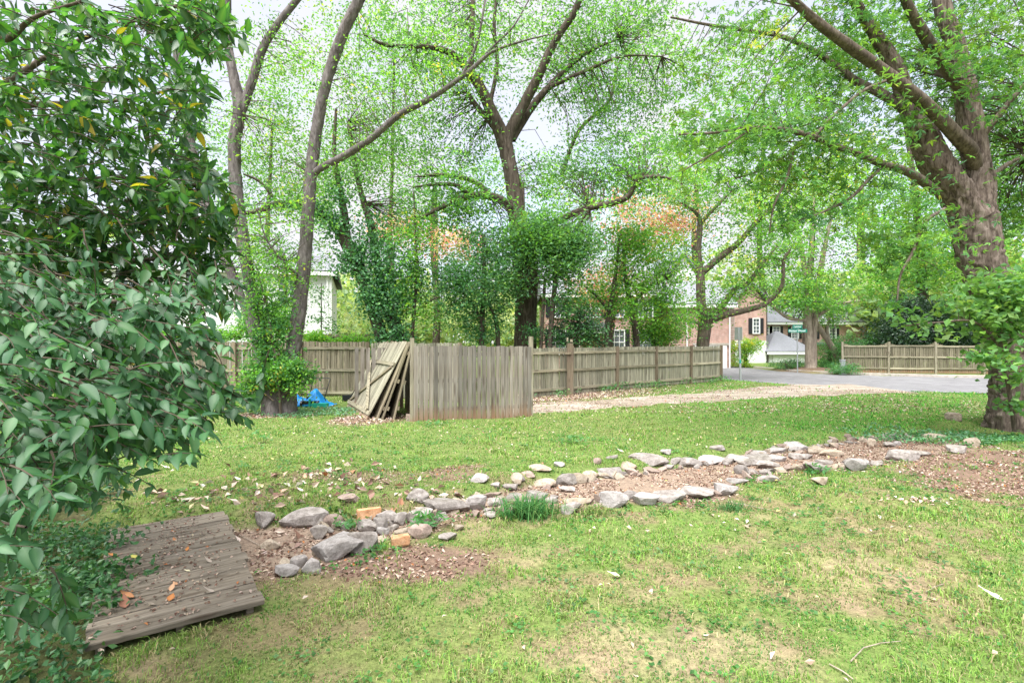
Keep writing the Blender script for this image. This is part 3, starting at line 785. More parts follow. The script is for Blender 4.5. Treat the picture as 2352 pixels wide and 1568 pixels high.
p = G(1180, 1140); wu = empty('stone_border', (p.x, p.y, 0), 'upper row of grey fieldstones holding the edge of the lawn', 'stone border')
for a in upper: stone_at(*a, parent=wu)
p = G(1400, 1160); wl_ = empty('stone_border', (p.x, p.y, 0), 'lower row of pale stones along the bare dirt bed', 'stone border')
for a in lower: stone_at(*a, parent=wl_)
chips = [rock_mesh(1, .8, .7, 900 + q, 'stone', M[('stone', 'stone_tan', 'stone_brown')[q % 3]]) for q in range(6)]
for row, root_, n_c in ((UP, wu, 150), (LO, wl_, 80)):
    for q in range(n_c):
        cx = random.uniform(-2.3, 8.2) if root_ is wu else random.uniform(-1.9, 5.6); w_ = random.uniform(.05, .19) if q % 3 else random.uniform(.12, .24)
        cy = float(np.interp(cx, row[:, 0], row[:, 1])) + random.gauss(-.06 if root_ is wu else -.04, .08)
        ob = link('stone', random.choice(chips), root_, Vector((cx, cy, H(cx, cy) + w_ * .1)) - root_.location)
        ob.scale = (w_, w_ * random.uniform(.7, 1), w_ * random.uniform(.6, 1)); ob.rotation_euler = (random.gauss(0, .3), random.gauss(0, .3), random.uniform(0, 6))
rocks = [((766, 1525, 66, 46, 's'), 'round grey rock nearest the far right corner of the platform'), ((876, 1524, 116, 54, 's'), 'wide flat topped grey rock in line between the round rock and the clay brick'),
         ((930, 1555, 52, 48, 's'), 'small upright rock in front of the wide flat topped rock'), ((968, 1610, 142, 68, 'p'), 'largest pale rock, lying low in the leaf litter'), ((912, 1658, 62, 46, 'p'), 'pale rock joined to the near side of the largest pale rock'),
         ((1067, 1587, 100, 68, 's'), 'big wedge shaped grey rock leaning beside the largest pale rock'), ((826, 1676, 84, 30, 'p'), 'flat pale rock lying beside the right edge of the platform'), ((870, 1648, 40, 36, 's'), 'small grey rock behind the flat pale rock'),
         ((781, 1598, 64, 26, 't'), 'thin tan stone slab on the bare dirt by the platform'), ((2527, 1362, 64, 40, 'p'), 'rounded pale rock alone on the far right of the dirt bed'), ((2407, 1371, 70, 36, 's'), 'grey rock with weeds between the stone row and the rounded pale rock'),
         ((2653, 1336, 84, 30, 's'), 'low grey rock sunk among the ivy near the big tree'), ((2412, 1409, 46, 26, 't'), 'tan rock on the grass edge below the weedy grey rock'), ((2821, 1317, 72, 22, 's'), 'flat rock at the foot of the ivy by the big tree'), ((2854, 1294, 48, 28, 't'), 'rough rock behind the flat rock near the big tree'), ((2808, 1236, 64, 24, 't'), 'pinkish broken rock on the lawn edge left of the big trunk')]
for a, lab in rocks: tag(stone_at(*a, name='rock'), lab, 'rock')
tag(stone_at(1076, 1510, 70, 36, 'o', name='clay_brick'), 'orange clay brick set in the upper row of stones', 'brick')
tag(stone_at(1171, 1588, 52, 32, 'o', name='clay_brick'), 'short orange brick lying in leaf litter in front of the stones', 'brick')

# ------------------------------------------------------------------ leaves
def rand_dirs(n, rng, up=.6):
    v = rng.normal(size=(n, 3)); v[:, 2] += up * np.sign(rng.random(n) - .12) * 1.2
    return v / (np.linalg.norm(v, axis=1, keepdims=True) + 1e-9)
def leaf_quads(P, L, rng, up=.6, aspect=.5, fold=.12, droop=.25):
    """two-triangle leaves: returns verts (4n,3), faces (2n,3)"""
    n = len(P); N = rand_dirs(n, rng, up)
    T = rng.normal(size=(n, 3)); T[:, 2] -= droop; T -= N * np.sum(T * N, 1, keepdims=True); T /= np.linalg.norm(T, axis=1, keepdims=True) + 1e-9
    B = np.cross(N, T); L = np.broadcast_to(np.asarray(L, float), (n,)) * rng.uniform(.7, 1.25, n); L = L[:, None]
    W = L * aspect * .5
    v = np.empty((n, 4, 3)); v[:, 0] = P - T * L * .5; v[:, 2] = P + T * L * .5
    mid = P - T * L * .06 - N * L * 0
    v[:, 1] = mid + B * W + N * L * fold; v[:, 3] = mid - B * W + N * L * fold
    b = np.arange(n)[:, None] * 4
    F = np.concatenate([b + np.array([0, 1, 2]), b + np.array([0, 2, 3])], 1).reshape(-1, 3)
    return v.reshape(-1, 3), F
def leaf_lobed(P, L, rng, up=.7):
    """five-pointed maple-like leaf from three folded blades sharing a base"""
    n = len(P); N = rand_dirs(n, rng, up)
    T = rng.normal(size=(n, 3)); T[:, 2] -= .3; T -= N * np.sum(T * N, 1, keepdims=True); T /= np.linalg.norm(T, axis=1, keepdims=True) + 1e-9
    B = np.cross(N, T); L = (np.full(n, L) * rng.uniform(.65, 1.2, n))[:, None]
    vs = []; base_ = P - T * L * .4
    for ang_, s in ((0, 1.0), (.85, .72), (-.85, .72)):
        d = T * math.cos(ang_) + B * math.sin(ang_); e = -T * math.sin(ang_) + B * math.cos(ang_); l = L * s
        tip = base_ + d * l - N * l * .12; m = base_ + d * l * .45
        vs += [base_, m + e * l * .15 + N * l * .03, tip, m - e * l * .15 + N * l * .03]
    v = np.stack(vs, 1); b = np.arange(n)[:, None] * 12
    F = np.concatenate([b + np.array(q) for o in (0, 4, 8) for q in ([o, o + 1, o + 2], [o, o + 2, o + 3])], 1).reshape(-1, 3)
    return v.reshape(-1, 3), F
def palette_cols(n, pal, rng, gid=None):
    """pal: list of (weight, rgb). one tone per spray (gid) with jitter per leaf"""
    w = np.array([p[0] for p in pal], float); w /= w.sum(); C = np.array([p[1] for p in pal])
    if gid is None: c = C[rng.choice(len(pal), n, p=w)]
    else:
        ng = gid.max() + 1; gi = rng.choice(len(pal), ng, p=w); gj = rng.uniform(.72, 1.28, (ng, 1))
        c = (C[gi] * gj)[gid]
        sw = rng.random(n) < .08; c[sw] = C[rng.choice(len(pal), sw.sum(), p=w)]
    c = c * rng.uniform(.86, 1.15, (n, 1)) * rng.uniform(.95, 1.05, (n, 3))
    return c
GRN = [(3, (.055, .135, .038)), (3, (.07, .16, .04)), (2, (.09, .185, .045)), (1, (.045, .11, .04)), (.15, (.19, .21, .05))]
LIM = [(3, (.09, .19, .035)), (3, (.115, .215, .04)), (2, (.075, .17, .04)), (1.2, (.18, .235, .04)), (.12, (.30, .24, .06))]
DRK = [(3, (.03, .085, .032)), (3, (.04, .105, .04)), (2, (.055, .13, .048)), (.6, (.08, .17, .05))]
BLU = [(3, (.05, .125, .06)), (3, (.065, .15, .07)), (2, (.09, .185, .08)), (1, (.045, .105, .05))]
RED = [(3, (.44, .13, .11)), (2, (.48, .20, .15)), (2, (.42, .28, .15)), (2, (.16, .20, .07)), (1.5, (.11, .18, .05))]
YEL = [(3, (.20, .23, .04)), (2, (.15, .22, .035)), (2, (.10, .19, .035)), (1, (.28, .24, .06))]
PAL = [(3, (.16, .23, .12)), (3, (.22, .27, .15)), (2, (.27, .29, .2)), (1, (.12, .19, .09))]  # far foliage only: distance haze put into the leaf colour
VDK = [(3, (.016, .04, .022)), (2, (.024, .055, .028)), (1, (.04, .08, .04))]

def boost(p, k): return [(w, tuple(min(.6, a * q) for a, q in zip(c, k))) for w, c in p]
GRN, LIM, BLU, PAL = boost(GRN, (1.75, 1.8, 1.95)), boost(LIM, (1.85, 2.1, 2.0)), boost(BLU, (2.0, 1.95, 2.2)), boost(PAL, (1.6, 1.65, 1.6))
DRK, YEL = boost(DRK, (1.8, 2.0, 1.9)), boost(YEL, (1.8, 1.9, 1.4))
RED = boost(RED, (1.4, 1.8, 2.6))
def spray_cloud(clumps, rng, per, sr, flat=.4):
    """clumps: (centre Vector, (rx,ry,rz), nsprays) -> leaf points, spray ids, spray centres"""
    cs = []
    for c, r, n in clumps:
        d = rng.normal(size=(n, 3)); d /= np.linalg.norm(d, axis=1, keepdims=True); rad = rng.random((n, 1)) ** .42
        cs.append(np.array(c) + d * rad * np.array(r))
    S = np.vstack(cs); k = rng.poisson(per, len(S)) + 2
    gid = np.repeat(np.arange(len(S)), k); n = len(gid)
    sz = rng.uniform(.6, 1.35, len(S))[gid][:, None]
    # each spray is a tilted, flattened fan of leaves
    tilt = rng.normal(size=(len(S), 2)) * .35
    off = rng.normal(size=(n, 3)) * np.array((sr, sr, sr * flat)) * sz
    off[:, 2] += off[:, 0] * tilt[gid, 0] + off[:, 1] * tilt[gid, 1]
    return S[gid] + off, gid, S
def px(u, v, Y, ru, rv, ry, n): return (at(u, v, Y), (ru / FOC * Y, ry, rv / FOC * Y), n)

def limb_mesh(pts, per=6, seg=10, rough=.06, seed=1, furrow=0.0, nf=9, flare=0.0):
    Q, r = catmull(pts, per); n = len(Q)
    th = np.linspace(0, 2 * math.pi, seg, endpoint=False)
    L = np.concatenate([[0], np.cumsum(np.linalg.norm(np.diff(Q, axis=0), axis=1))])
    TT, LL = np.meshgrid(th, L)
    k = (vnoise(np.cos(TT) * 1.5 + seed * 3.1, LL * 1.3 + np.sin(TT) * 1.5, .55, seed % 23) - .5) * 2
    rr = r[:, None] * (1 + rough * k)
    if furrow > 0:
        a = TT * nf / (2 * math.pi) + (vnoise(LL * 1.2, TT * .8, .25, 5) - .5) * 1.8
        ridge = np.abs(((a + .0) % 1) - .5) * 2
        a2 = vnoise(np.cos(TT) * 6 + 9, LL * 3.0 + np.sin(TT) * 6, .5, 8)
        rr = rr * (1 + furrow * (ridge - .5) + furrow * .8 * (a2 - .5))
    if flare > 0: rr = rr * (1 + flare * np.exp(-LL / .28) * (1 + .35 * np.sin(TT * 5 + seed)))
    return tube_arrays(Q, rr, seg), (Q, r)
def make_tree(name, label, cat, stems, crowns, trunk_mat, limb_mat=None, group=None, twig=True, seed=1, seg=10, furrow=0.0, per=6, nf=9, rough=.07, flare=.0, flare_stems=1, limb_leaf=None):
    """stems: list of [(u,v,Y,r_px),...]; the first is the trunk. crowns: list of dicts (clumps, pal, size, per, sr, ...)"""
    rng = np.random.default_rng(seed)
    w0 = at(*stems[0][0][:3])
    root = empty(name, (w0.x, w0.y, H(w0.x, w0.y)), label, cat, group); o = np.array(root.location)
    skel = []
    for k, st in enumerate(stems):
        pts = [(at(u, v, Y), r / FOC * Y) for u, v, Y, r in st]
        big = k < flare_stems
        (V, F), (Q, r) = limb_mesh(pts, per if not big or furrow == 0 else per * 3, seg if big else max(6, seg // 2 + 2), rough, seed + k, furrow if (big or r_big(st)) else 0, nf, flare if big else 0)
        skel.append((Q, r))
        me = np_mesh('trunk' if k == 0 else 'limb', V - o, F, trunk_mat if (big or limb_mat is None) else limb_mat, None, True)
        link('trunk' if k == 0 else 'limb', me, root)
    SK = np.vstack([q for q, r in skel]); SR = np.concatenate([r for q, r in skel])
    tv, tf, nvt = [], [], 0
    for ci, c in enumerate(crowns):
        cl = [px(*q) for q in c['clumps']]
        if c.get('along'):         # sprays scattered about the thin ends of the limbs
            n_al, spread = c['along']; sel = SK[SR < c.get('maxr', .09)]
            if len(sel):
                pick = sel[rng.integers(0, len(sel), n_al)] + rng.normal(size=(n_al, 3)) * np.array((spread, spread, spread * .8))
                cl += [(Vector(p_), (.15, .15, .1), 1) for p_ in pick]
        P, gid, S = spray_cloud(cl, rng, c.get('per', 14), c.get('sr', .35), c.get('flat', .4))
        keep = P[:, 2] > .05; P, gid = P[keep], gid[keep]
        if c.get('lobed'):
            V, F = leaf_lobed(P, c['size'], rng, c.get('up', .8)); rep = 12
        else:
            V, F = leaf_quads(P, c['size'], rng, c.get('up', .6), c.get('aspect', .5)); rep = 4
        cols = np.repeat(palette_cols(len(P), c['pal'], rng, gid), rep, 0)
        link(c.get('name', 'crown'), np_mesh('crown', V - o, F, c.get('mat', M['leaf']), cols), root, kind='stuff')
        if twig and c.get('twig', .4) > 0:
            sel = rng.random(len(S)) < c.get('twig', .4)
            for s in S[sel]:
                dd = np.linalg.norm(SK - s, axis=1) + np.where(SR > .12, .8, 0); q = int(dd.argmin())
                if dd[q] > c.get('reach', 2.6) or dd[q] < .1: continue
                a = SK[q]; m1 = a * .5 + s * .5 + rng.normal(size=3) * dd[q] * .1 + np.array((0, 0, dd[q] * .08)); r0 = min(max(.006 + .006 * dd[q], .007), max(SR[q] * .8, .006))
                V2, F2 = tube_arrays([a, m1, s], [r0, r0 * .6, r0 * .25], 3); tv.append(V2); tf.append(F2 + nvt); nvt += len(V2)
    if tv:
        link('twigs', np_mesh('twigs', np.vstack(tv) - o, np.vstack(tf), M['twig']), root, kind='stuff')
    return root
def r_big(st): return max(s[3] for s in st) > 22

# ==== the big tree on the right
Yb = 11.2
right_stems = [
    [(2352, 1000, Yb, 66), (2350, 960, Yb, 62), (2352, 900, Yb, 60), (2345, 840, Yb, 58), (2318, 740, Yb, 47), (2278, 660, Yb, 41), (2254, 600, Yb, 40), (2243, 545, Yb, 42), (2240, 500, Yb, 40), (2246, 440, Yb, 31), (2244, 385, Yb, 26), (2230, 297, Yb, 23), (2218, 210, Yb, 21), (2195, 110, Yb, 18), (2166, 20, Yb, 16), (2150, -90, Yb, 16)],
    [(2236, 500, Yb, 36), (2200, 450, Yb, 32), (2146, 368, Yb - .2, 30), (2114, 297, Yb - .3, 26), (2082, 227, Yb - .4, 19), (2058, 157, Yb - .5, 17), (2020, 95, Yb - .6, 13), (1967, 10, Yb - .8, 10), (1930, -60, Yb - 1, 8)],
    [(2246, 400, Yb + .05, 16), (2228, 348, Yb - .3, 16), (2205, 322, Yb - .55, 15), (2128, 241, Yb - .9, 14), (2041, 172, Yb - 1.3, 13), (1953, 108, Yb - 1.7, 12), (1883, 56, Yb - 2, 10), (1820, 0, Yb - 2.3, 9), (1750, -70, Yb - 2.6, 8)],
    [(2112, 292, Yb - .3, 12), (2070, 245, Yb - .3, 11), (2020, 213, Yb - .2, 10), (1970, 189, Yb, 9), (1918, 150, Yb + .2, 7), (1865, 115, Yb + .4, 6), (1795, 84, Yb + .6, 5), (1708, 70, Yb + .8, 4), (1620, 56, Yb + 1, 3), (1540, 40, Yb + 1.2, 2)],
    [(2150, 440, Yb - .3, 10), (2093, 399, Yb - .8, 9), (2030, 378, Yb - 1.3, 8.5), (1970, 354, Yb - 1.7, 8), (1918, 336, Yb - 2.1, 7), (1869, 315, Yb - 2.4, 6.5), (1795, 297, Yb - 2.8, 5), (1726, 294, Yb - 3.1, 4), (1640, 305, Yb - 3.4, 3), (1560, 309, Yb - 3.6, 2)],
    [(2216, 215, Yb - .1, 13), (2170, 154, Yb - .4, 12.5), (2128, 88, Yb - .7, 12), (2089, 21, Yb - 1, 10), (2060, -50, Yb - 1.2, 8)],
    [(1869, 315, Yb - 2.4, 4), (1827, 336, Yb - 2.5, 3.5), (1810, 402, Yb - 2.5, 3), (1778, 473, Yb - 2.6, 2.2), (1767, 535, Yb - 2.6, 1.4)],
    [(1869, 315, Yb - 2.4, 4), (1918, 263, Yb - 2.2, 3.6), (1981, 210, Yb - 1.9, 3.2), (2034, 186, Yb - 1.6, 3)],
    [(2030, 380, Yb - 1.3, 4), (1988, 420, Yb - 1.5, 3.6), (1953, 455, Yb - 1.7, 3.2), (1883, 490, Yb - 2, 2.4), (1795, 518, Yb - 2.3, 1.5)],
    [(1726, 296, Yb - 3.1, 3), (1660, 340, Yb - 3.3, 2.4), (1568, 392, Yb - 3.6, 1.5)],
    [(1860, 320, Yb - 2.4, 3), (1760, 385, Yb - 2.6, 2.3), (1690, 410, Yb - 2.8, 1.6)],
    [(2170, 480, Yb - 1, 4), (2125, 510, Yb - 1.6, 4), (2098, 576, Yb - 1.9, 3.2), (2068, 633, Yb - 2, 2.4), (2061, 690, Yb - 2.1, 1.5)],
    [(2244, 330, Yb, 8), (2290, 270, Yb - .2, 6), (2340, 210, Yb - .4, 5), (2400, 150, Yb - .6, 4)],
    [(2262, 420, Yb, 7), (2310, 380, Yb + .3, 5), (2370, 350, Yb + .5, 3)],
]
make_tree('maple_tree', 'big rough barked tree forking low beside the lawn at the right', 'tree', right_stems, [
    dict(clumps=[(2250, 60, Yb + 1.2, 170, 130, 1.3, 130), (2080, 130, Yb + 1, 170, 120, 1.3, 105), (2310, 300, Yb + 1.5, 90, 150, 1.2, 130), (1900, 200, Yb + .6, 150, 110, 1.2, 60), (1780, 250, Yb - 1.6, 150, 60, 1.0, 34), (1680, 330, Yb - 2.6, 130, 60, .8, 22), (2330, 480, Yb + 1.6, 60, 90, 1.0, 60),
                 (1840, 400, Yb - 1.6, 140, 70, .9, 32), (2020, 290, Yb - .4, 90, 60, .8, 24), (2080, 560, Yb - 1.8, 75, 85, .5, 24), (1700, 120, Yb + .4, 160, 80, 1.2, 40), (2180, 220, Yb + 1.3, 90, 80, .8, 44), (1960, 60, Yb - .5, 130, 60, 1, 55), (2300, 120, Yb - 1.2, 60, 110, .6, 24), (2200, 90, Yb - 1.2, 60, 60, .5, 10)],
         pal=GRN + [(2, (.10, .20, .04)), (1.5, (.08, .22, .09)), (1.5, (.16, .30, .05))], size=.135, per=17, sr=.28, flat=.24, lobed=True, along=(200, .34), maxr=.075, twig=.5)],
    M['bark_rough'], M['bark_limb'], seed=21, seg=56, furrow=.15, nf=15, rough=.08, flare=.18, flare_stems=2)

# sapling with broad leaves in front of the big trunk
make_tree('sapling', 'bright leafy sapling growing in front of the big rough trunk', 'sapling', [
    [(2330, 990, 10.2, 4), (2318, 900, 10.1, 4), (2300, 800, 10, 3.6), (2290, 700, 9.9, 3), (2300, 620, 9.9, 2)],
    [(2300, 800, 10, 3), (2240, 740, 9.7, 2.6), (2160, 740, 9.4, 2), (2080, 748, 9.2, 1.4)],
    [(2310, 830, 10, 2.5), (2285, 815, 9.8, 2), (2260, 812, 9.7, 1.4)]],
    [dict(clumps=[(2300, 670, 9.9, 60, 56, .6, 62), (2322, 740, 9.9, 46, 66, .6, 56), (2250, 720, 9.7, 40, 35, .4, 18), (2120, 745, 9.3, 60, 18, .3, 6), (2272, 820, 9.7, 36, 28, .3, 16), (2200, 690, 9.7, 30, 25, .3, 8), (2338, 880, 10, 16, 30, .2, 6), (2345, 930, 10, 16, 26, .2, 6)],
          pal=[(3, (.13, .29, .11)), (3, (.17, .33, .12)), (1.5, (.22, .37, .13))], size=.14, aspect=.7, per=12, sr=.17, up=.8, twig=.5)],
    M['bark_limb'], seed=22)

# ==== central tree
Yc = 20.0
cst = [
    [(1207, 812, Yc, 27), (1207, 740, Yc, 25), (1209, 660, Yc, 26), (1204, 600, Yc, 27), (1194, 540, Yc, 22), (1186, 480, Yc, 18), (1178, 420, Yc, 17), (1168, 370, Yc, 16), (1157, 322, Yc, 17), (1134, 268, Yc - .3, 14), (1109, 212, Yc - .6, 12), (1081, 167, Yc - .8, 11), (1057, 140, Yc - 1, 9), (1029, 119, Yc - 1.2, 7), (980, 108, Yc - 1.6, 5), (889, 104, Yc - 2.2, 4), (836, 80, Yc - 2.6, 2)],
    [(1160, 335, Yc, 15), (1172, 301, Yc, 13), (1197, 252, Yc, 12), (1225, 199, Yc - .2, 11), (1242, 165, Yc - .4, 10), (1264, 115, Yc - .6, 9), (1288, 74, Yc - .8, 8), (1316, 35, Yc - 1, 8), (1330, 0, Yc - 1.2, 7), (1350, -70, Yc - 1.5, 6)],
    [(1175, 320, Yc + .2, 10), (1204, 273, Yc + .4, 9), (1239, 224, Yc + .6, 8), (1300, 160, Yc + .9, 6), (1350, 120, Yc + 1, 4), (1420, 90, Yc + 1, 2)],
    [(1142, 300, Yc, 8), (1120, 273, Yc - .2, 7), (1092, 241, Yc - .3, 6), (1074, 213, Yc - .5, 4)],
    [(1083, 168, Yc - .8, 7), (1083, 100, Yc - .8, 6), (1086, 20, Yc - .8, 5), (1085, -60, Yc - .8, 4)],
    [(1125, 240, Yc - .5, 5), (1142, 150, Yc - .6, 4.5), (1135, 60, Yc - .7, 4), (1145, -40, Yc - .7, 3)],
    [(1180, 500, Yc, 10), (1165, 469, Yc - .4, 9), (1127, 451, Yc - .9, 9), (1078, 451, Yc - 1.3, 8), (1029, 469, Yc - 1.7, 6), (966, 500, Yc - 2.2, 3)],
    [(1127, 451, Yc - .9, 7), (1099, 423, Yc - 1.1, 6), (1064, 409, Yc - 1.4, 5.5), (1008, 402, Yc - 1.8, 4.5), (963, 406, Yc - 2.1, 2.5)],
    [(1078, 451, Yc - 1.3, 6), (1050, 427, Yc - 1.5, 5), (1008, 423, Yc - 1.8, 4), (950, 430, Yc - 2.1, 2)],
    [(1215, 560, Yc, 12), (1250, 530, Yc - .3, 9), (1281, 507, Yc - .6, 8), (1344, 480, Yc - 1, 7.5), (1396, 469, Yc - 1.3, 7), (1442, 452, Yc - 1.6, 6), (1466, 413, Yc - 1.8, 5), (1519, 406, Yc - 2.2, 3), (1568, 423, Yc - 2.5, 2)],
    [(1290, 400, Yc + 4, 5), (1330, 300, Yc + 4, 4), (1400, 230, Yc + 4, 3.5), (1420, 150, Yc + 4, 3), (1480, 60, Yc + 4, 2)],
    [(1264, 200, Yc, 5), (1340, 165, Yc - .4, 4), (1430, 130, Yc - .8, 2.5), (1520, 130, Yc - 1, 1.5)],
]
make_tree('oak_tree', 'tall spreading dark trunked tree behind the middle of the fence', 'tree', cst, [
    dict(clumps=[(1000, 60, Yc + 1, 130, 80, 2.2, 90), (1180, 40, Yc + 1.6, 140, 80, 2.0, 80), (1350, 60, Yc + 1.2, 130, 90, 2.0, 100), (1000, 200, Yc + 1, 120, 90, 2, 90), (1290, 170, Yc + 1.5, 110, 90, 1.6, 70), (1390, 250, Yc + .8, 110, 100, 1.8, 100), (960, 350, Yc + 1, 110, 90, 1.8, 80),
                 (1080, 340, Yc + 1.6, 80, 80, 1.0, 30), (1450, 380, Yc - .4, 130, 70, 1.6, 110), (1290, 410, Yc + .6, 100, 50, 1.2, 70), (1040, 490, Yc - 1, 100, 40, 1.4, 60), (1225, 540, Yc - 1.2, 80, 60, 1.0, 150), (1280, 600, Yc - 1, 60, 50, .8, 80), (1500, 200, Yc + 1.5, 120, 90, 2, 100), (1480, 60, Yc + 1.5, 110, 80, 2, 90)],
         pal=GRN + BLU + LIM[:3], size=.155, aspect=.42, per=24, sr=.44, flat=.26, up=.8, along=(330, .55), maxr=.13, twig=.6, reach=3.2)],
    M['bark_dark'], M['bark_dark'], seed=31, seg=26, furrow=.06, per=5)

# ==== ivy covered tree left of it
Yi = 18.6
ist = [
    [(888, 806, Yi, 15), (866, 740, Yi, 15), (842, 660, Yi, 15), (806, 580, Yi, 15), (768, 512, Yi, 13), (735, 490, Yi - .2, 11), (690, 472, Yi - .5, 9), (640, 468, Yi - .8, 7), (595, 484, Yi - 1.2, 6), (560, 490, Yi - 1.5, 4)],
    [(922, 806, Yi - .1, 16), (908, 745, Yi - .1, 15), (882, 690, Yi, 13), (868, 610, Yi + .1, 10), (852, 520, Yi + .2, 9), (833, 455, Yi + .3, 7), (815, 380, Yi + .4, 5), (800, 280, Yi + .5, 4)],
    [(800, 570, Yi, 9), (792, 500, Yi + .2, 9), (780, 430, Yi + .3, 7), (768, 350, Yi + .4, 5), (772, 250, Yi + .4, 3)],
    [(640, 468, Yi - .8, 4), (600, 420, Yi - 1, 3.5), (560, 400, Yi - 1.2, 2)],
]
make_tree('ivy_clad_tree', 'leaning double trunk smothered in dark ivy behind the leaning panels', 'tree', ist, [
    dict(name='ivy', clumps=[(880, 770, Yi - .3, 24, 40, .3, 40), (915, 770, Yi - .4, 26, 36, .3, 46), (850, 680, Yi - .3, 36, 50, .4, 90), (900, 690, Yi - .4, 44, 60, .4, 130), (815, 600, Yi - .3, 40, 45, .4, 100), (880, 610, Yi - .3, 45, 60, .5, 130), (770, 520, Yi - .3, 36, 32, .4, 70), (850, 540, Yi - .1, 40, 55, .5, 80), (720, 480, Yi - .4, 36, 18, .3, 40), (945, 640, Yi - .1, 34, 70, .5, 80), (650, 468, Yi - .8, 40, 14, .3, 24), (780, 440, Yi, 26, 40, .4, 30)],
         pal=DRK + DRK + BLU, size=.11, aspect=.8, per=11, sr=.2, flat=.8, mat=M['gloss_leaf'], twig=0),
    dict(clumps=[(760, 380, Yi, 90, 90, 1.2, 90), (830, 400, Yi, 80, 70, 1.2, 80), (690, 430, Yi - .6, 80, 50, 1, 50), (870, 300, Yi + 1, 90, 90, 1.4, 110), (940, 500, Yi + 1, 60, 60, 1.2, 90)], pal=GRN, size=.12, per=13, sr=.35, twig=.4, along=(60, .4), maxr=.1)],
    M['bark_dark'], seed=41)

# ==== twin trunked tree in the middle left
Yt = 12.8
tst = [
    [(660, 958, Yt, 20), (662, 900, Yt, 17), (670, 830, Yt, 16), (682, 750, Yt, 15), (694, 650, Yt, 14.5), (704, 540, Yt, 13.5), (714, 400, Yt, 13.5), (724, 320, Yt, 12.5), (742, 220, Yt - .1, 12), (768, 130, Yt - .2, 12), (795, 60, Yt - .3, 12), (825, 0, Yt - .4, 11), (880, -120, Yt - .6, 9)],
    [(628, 958, Yt - .1, 22), (622, 900, Yt - .1, 20), (610, 840, Yt - .05, 17), (596, 770, Yt, 15), (583, 700, Yt, 13), (572, 640, Yt + .1, 12.5), (558, 560, Yt + .1, 13.5), (545, 450, Yt + .1, 13.5), (538, 340, Yt + .1, 13), (550, 250, Yt + .1, 13), (535, 170, Yt + .1, 10), (522, 80, Yt + .1, 9), (524, -60, Yt, 8)],
    [(552, 262, Yt + .1, 10), (578, 190, Yt + .2, 9.5), (600, 120, Yt + .2, 9), (635, 60, Yt + .2, 8), (682, 0, Yt + .2, 7.5), (740, -80, Yt + .2, 6)],
    [(606, 850, Yt + .2, 12), (575, 740, Yt + .4, 10), (545, 660, Yt + .5, 10), (512, 580, Yt + .5, 11), (480, 490, Yt + .5, 11.5), (446, 370, Yt + .5, 11), (424, 260, Yt + .5, 10), (410, 150, Yt + .5, 9), (392, 40, Yt + .5, 8), (380, -60, Yt + .5, 7)],
    [(716, 402, Yt, 8), (745, 382, Yt - .1, 8), (790, 358, Yt - .2, 8), (850, 320, Yt - .4, 7.5), (920, 262, Yt - .6, 7), (985, 228, Yt - .8, 6.5), (1070, 170, Yt - 1.1, 5), (1130, 120, Yt - 1.3, 3.5), (1200, 95, Yt - 1.5, 2.2), (1260, 80, Yt - 1.7, 1.2)],
    [(1060, 178, Yt - 1.1, 4), (1092, 110, Yt - 1.2, 3.2), (1108, 40, Yt - 1.3, 2.6), (1120, -40, Yt - 1.3, 2)],
    [(1070, 172, Yt - 1.1, 3), (1140, 100, Yt - 1.2, 2.6), (1180, 60, Yt - 1.2, 2), (1215, 0, Yt - 1.2, 1.4)],
    [(694, 640, Yt, 3), (650, 600, Yt - .5, 2.4), (610, 545, Yt - .8, 1.6), (590, 470, Yt - 1, 1)],
]
make_tree('twin_trunk_tree', 'grey barked tree of several slender trunks rising from one base on the lawn', 'tree', tst, [
    dict(clumps=[(640, 130, Yt, 100, 100, .9, 50), (620, 320, Yt, 90, 100, .9, 56), (680, 480, Yt - .2, 80, 90, .8, 46), (480, 250, Yt + .3, 70, 110, .8, 36), (600, 560, Yt, 60, 80, .7, 46), (830, 200, Yt, 90, 90, .9, 34), (640, 620, Yt - .3, 60, 60, .6, 40), (980, 150, Yt - .8, 110, 80, .8, 30)],
         pal=GRN + LIM, size=.085, per=15, sr=.24, along=(120, .32), maxr=.09, twig=.8)],
    M['bark_grey'], seed=51, seg=24, furrow=.16, per=5, nf=6, rough=.10, flare=.22, flare_stems=2)
p = G(640, 940)
make_tree('climbing_vine', 'bushy green vine and suckers wrapped round the base of the twin trunks', 'vine', [
    [(645, 955, Yt - .3, 3), (640, 880, Yt - .35, 3), (630, 800, Yt - .3, 2.5), (612, 700, Yt - .2, 2)],
    [(640, 920, Yt - .3, 2), (690, 860, Yt - .4, 1.6), (712, 830, Yt - .4, 1)],
    [(628, 920, Yt - .4, 2), (580, 880, Yt - .4, 1.5), (555, 850, Yt - .4, 1)]],
    [dict(clumps=[(640, 855, Yt - .35, 60, 40, .35, 66), (600, 860, Yt - .3, 60, 55, .4, 70), (690, 865, Yt - .35, 40, 38, .3, 40), (625, 780, Yt - .2, 50, 60, .35, 66), (598, 700, Yt - .1, 40, 60, .35, 44), (575, 900, Yt - .3, 30, 30, .3, 22), (655, 720, Yt - .1, 40, 50, .3, 26), (580, 620, Yt, 25, 50, .3, 16)],
          pal=GRN + LIM + DRK, size=.085, aspect=.6, per=22, sr=.13, flat=.8, twig=.4)], M['bark_limb'], seed=52)

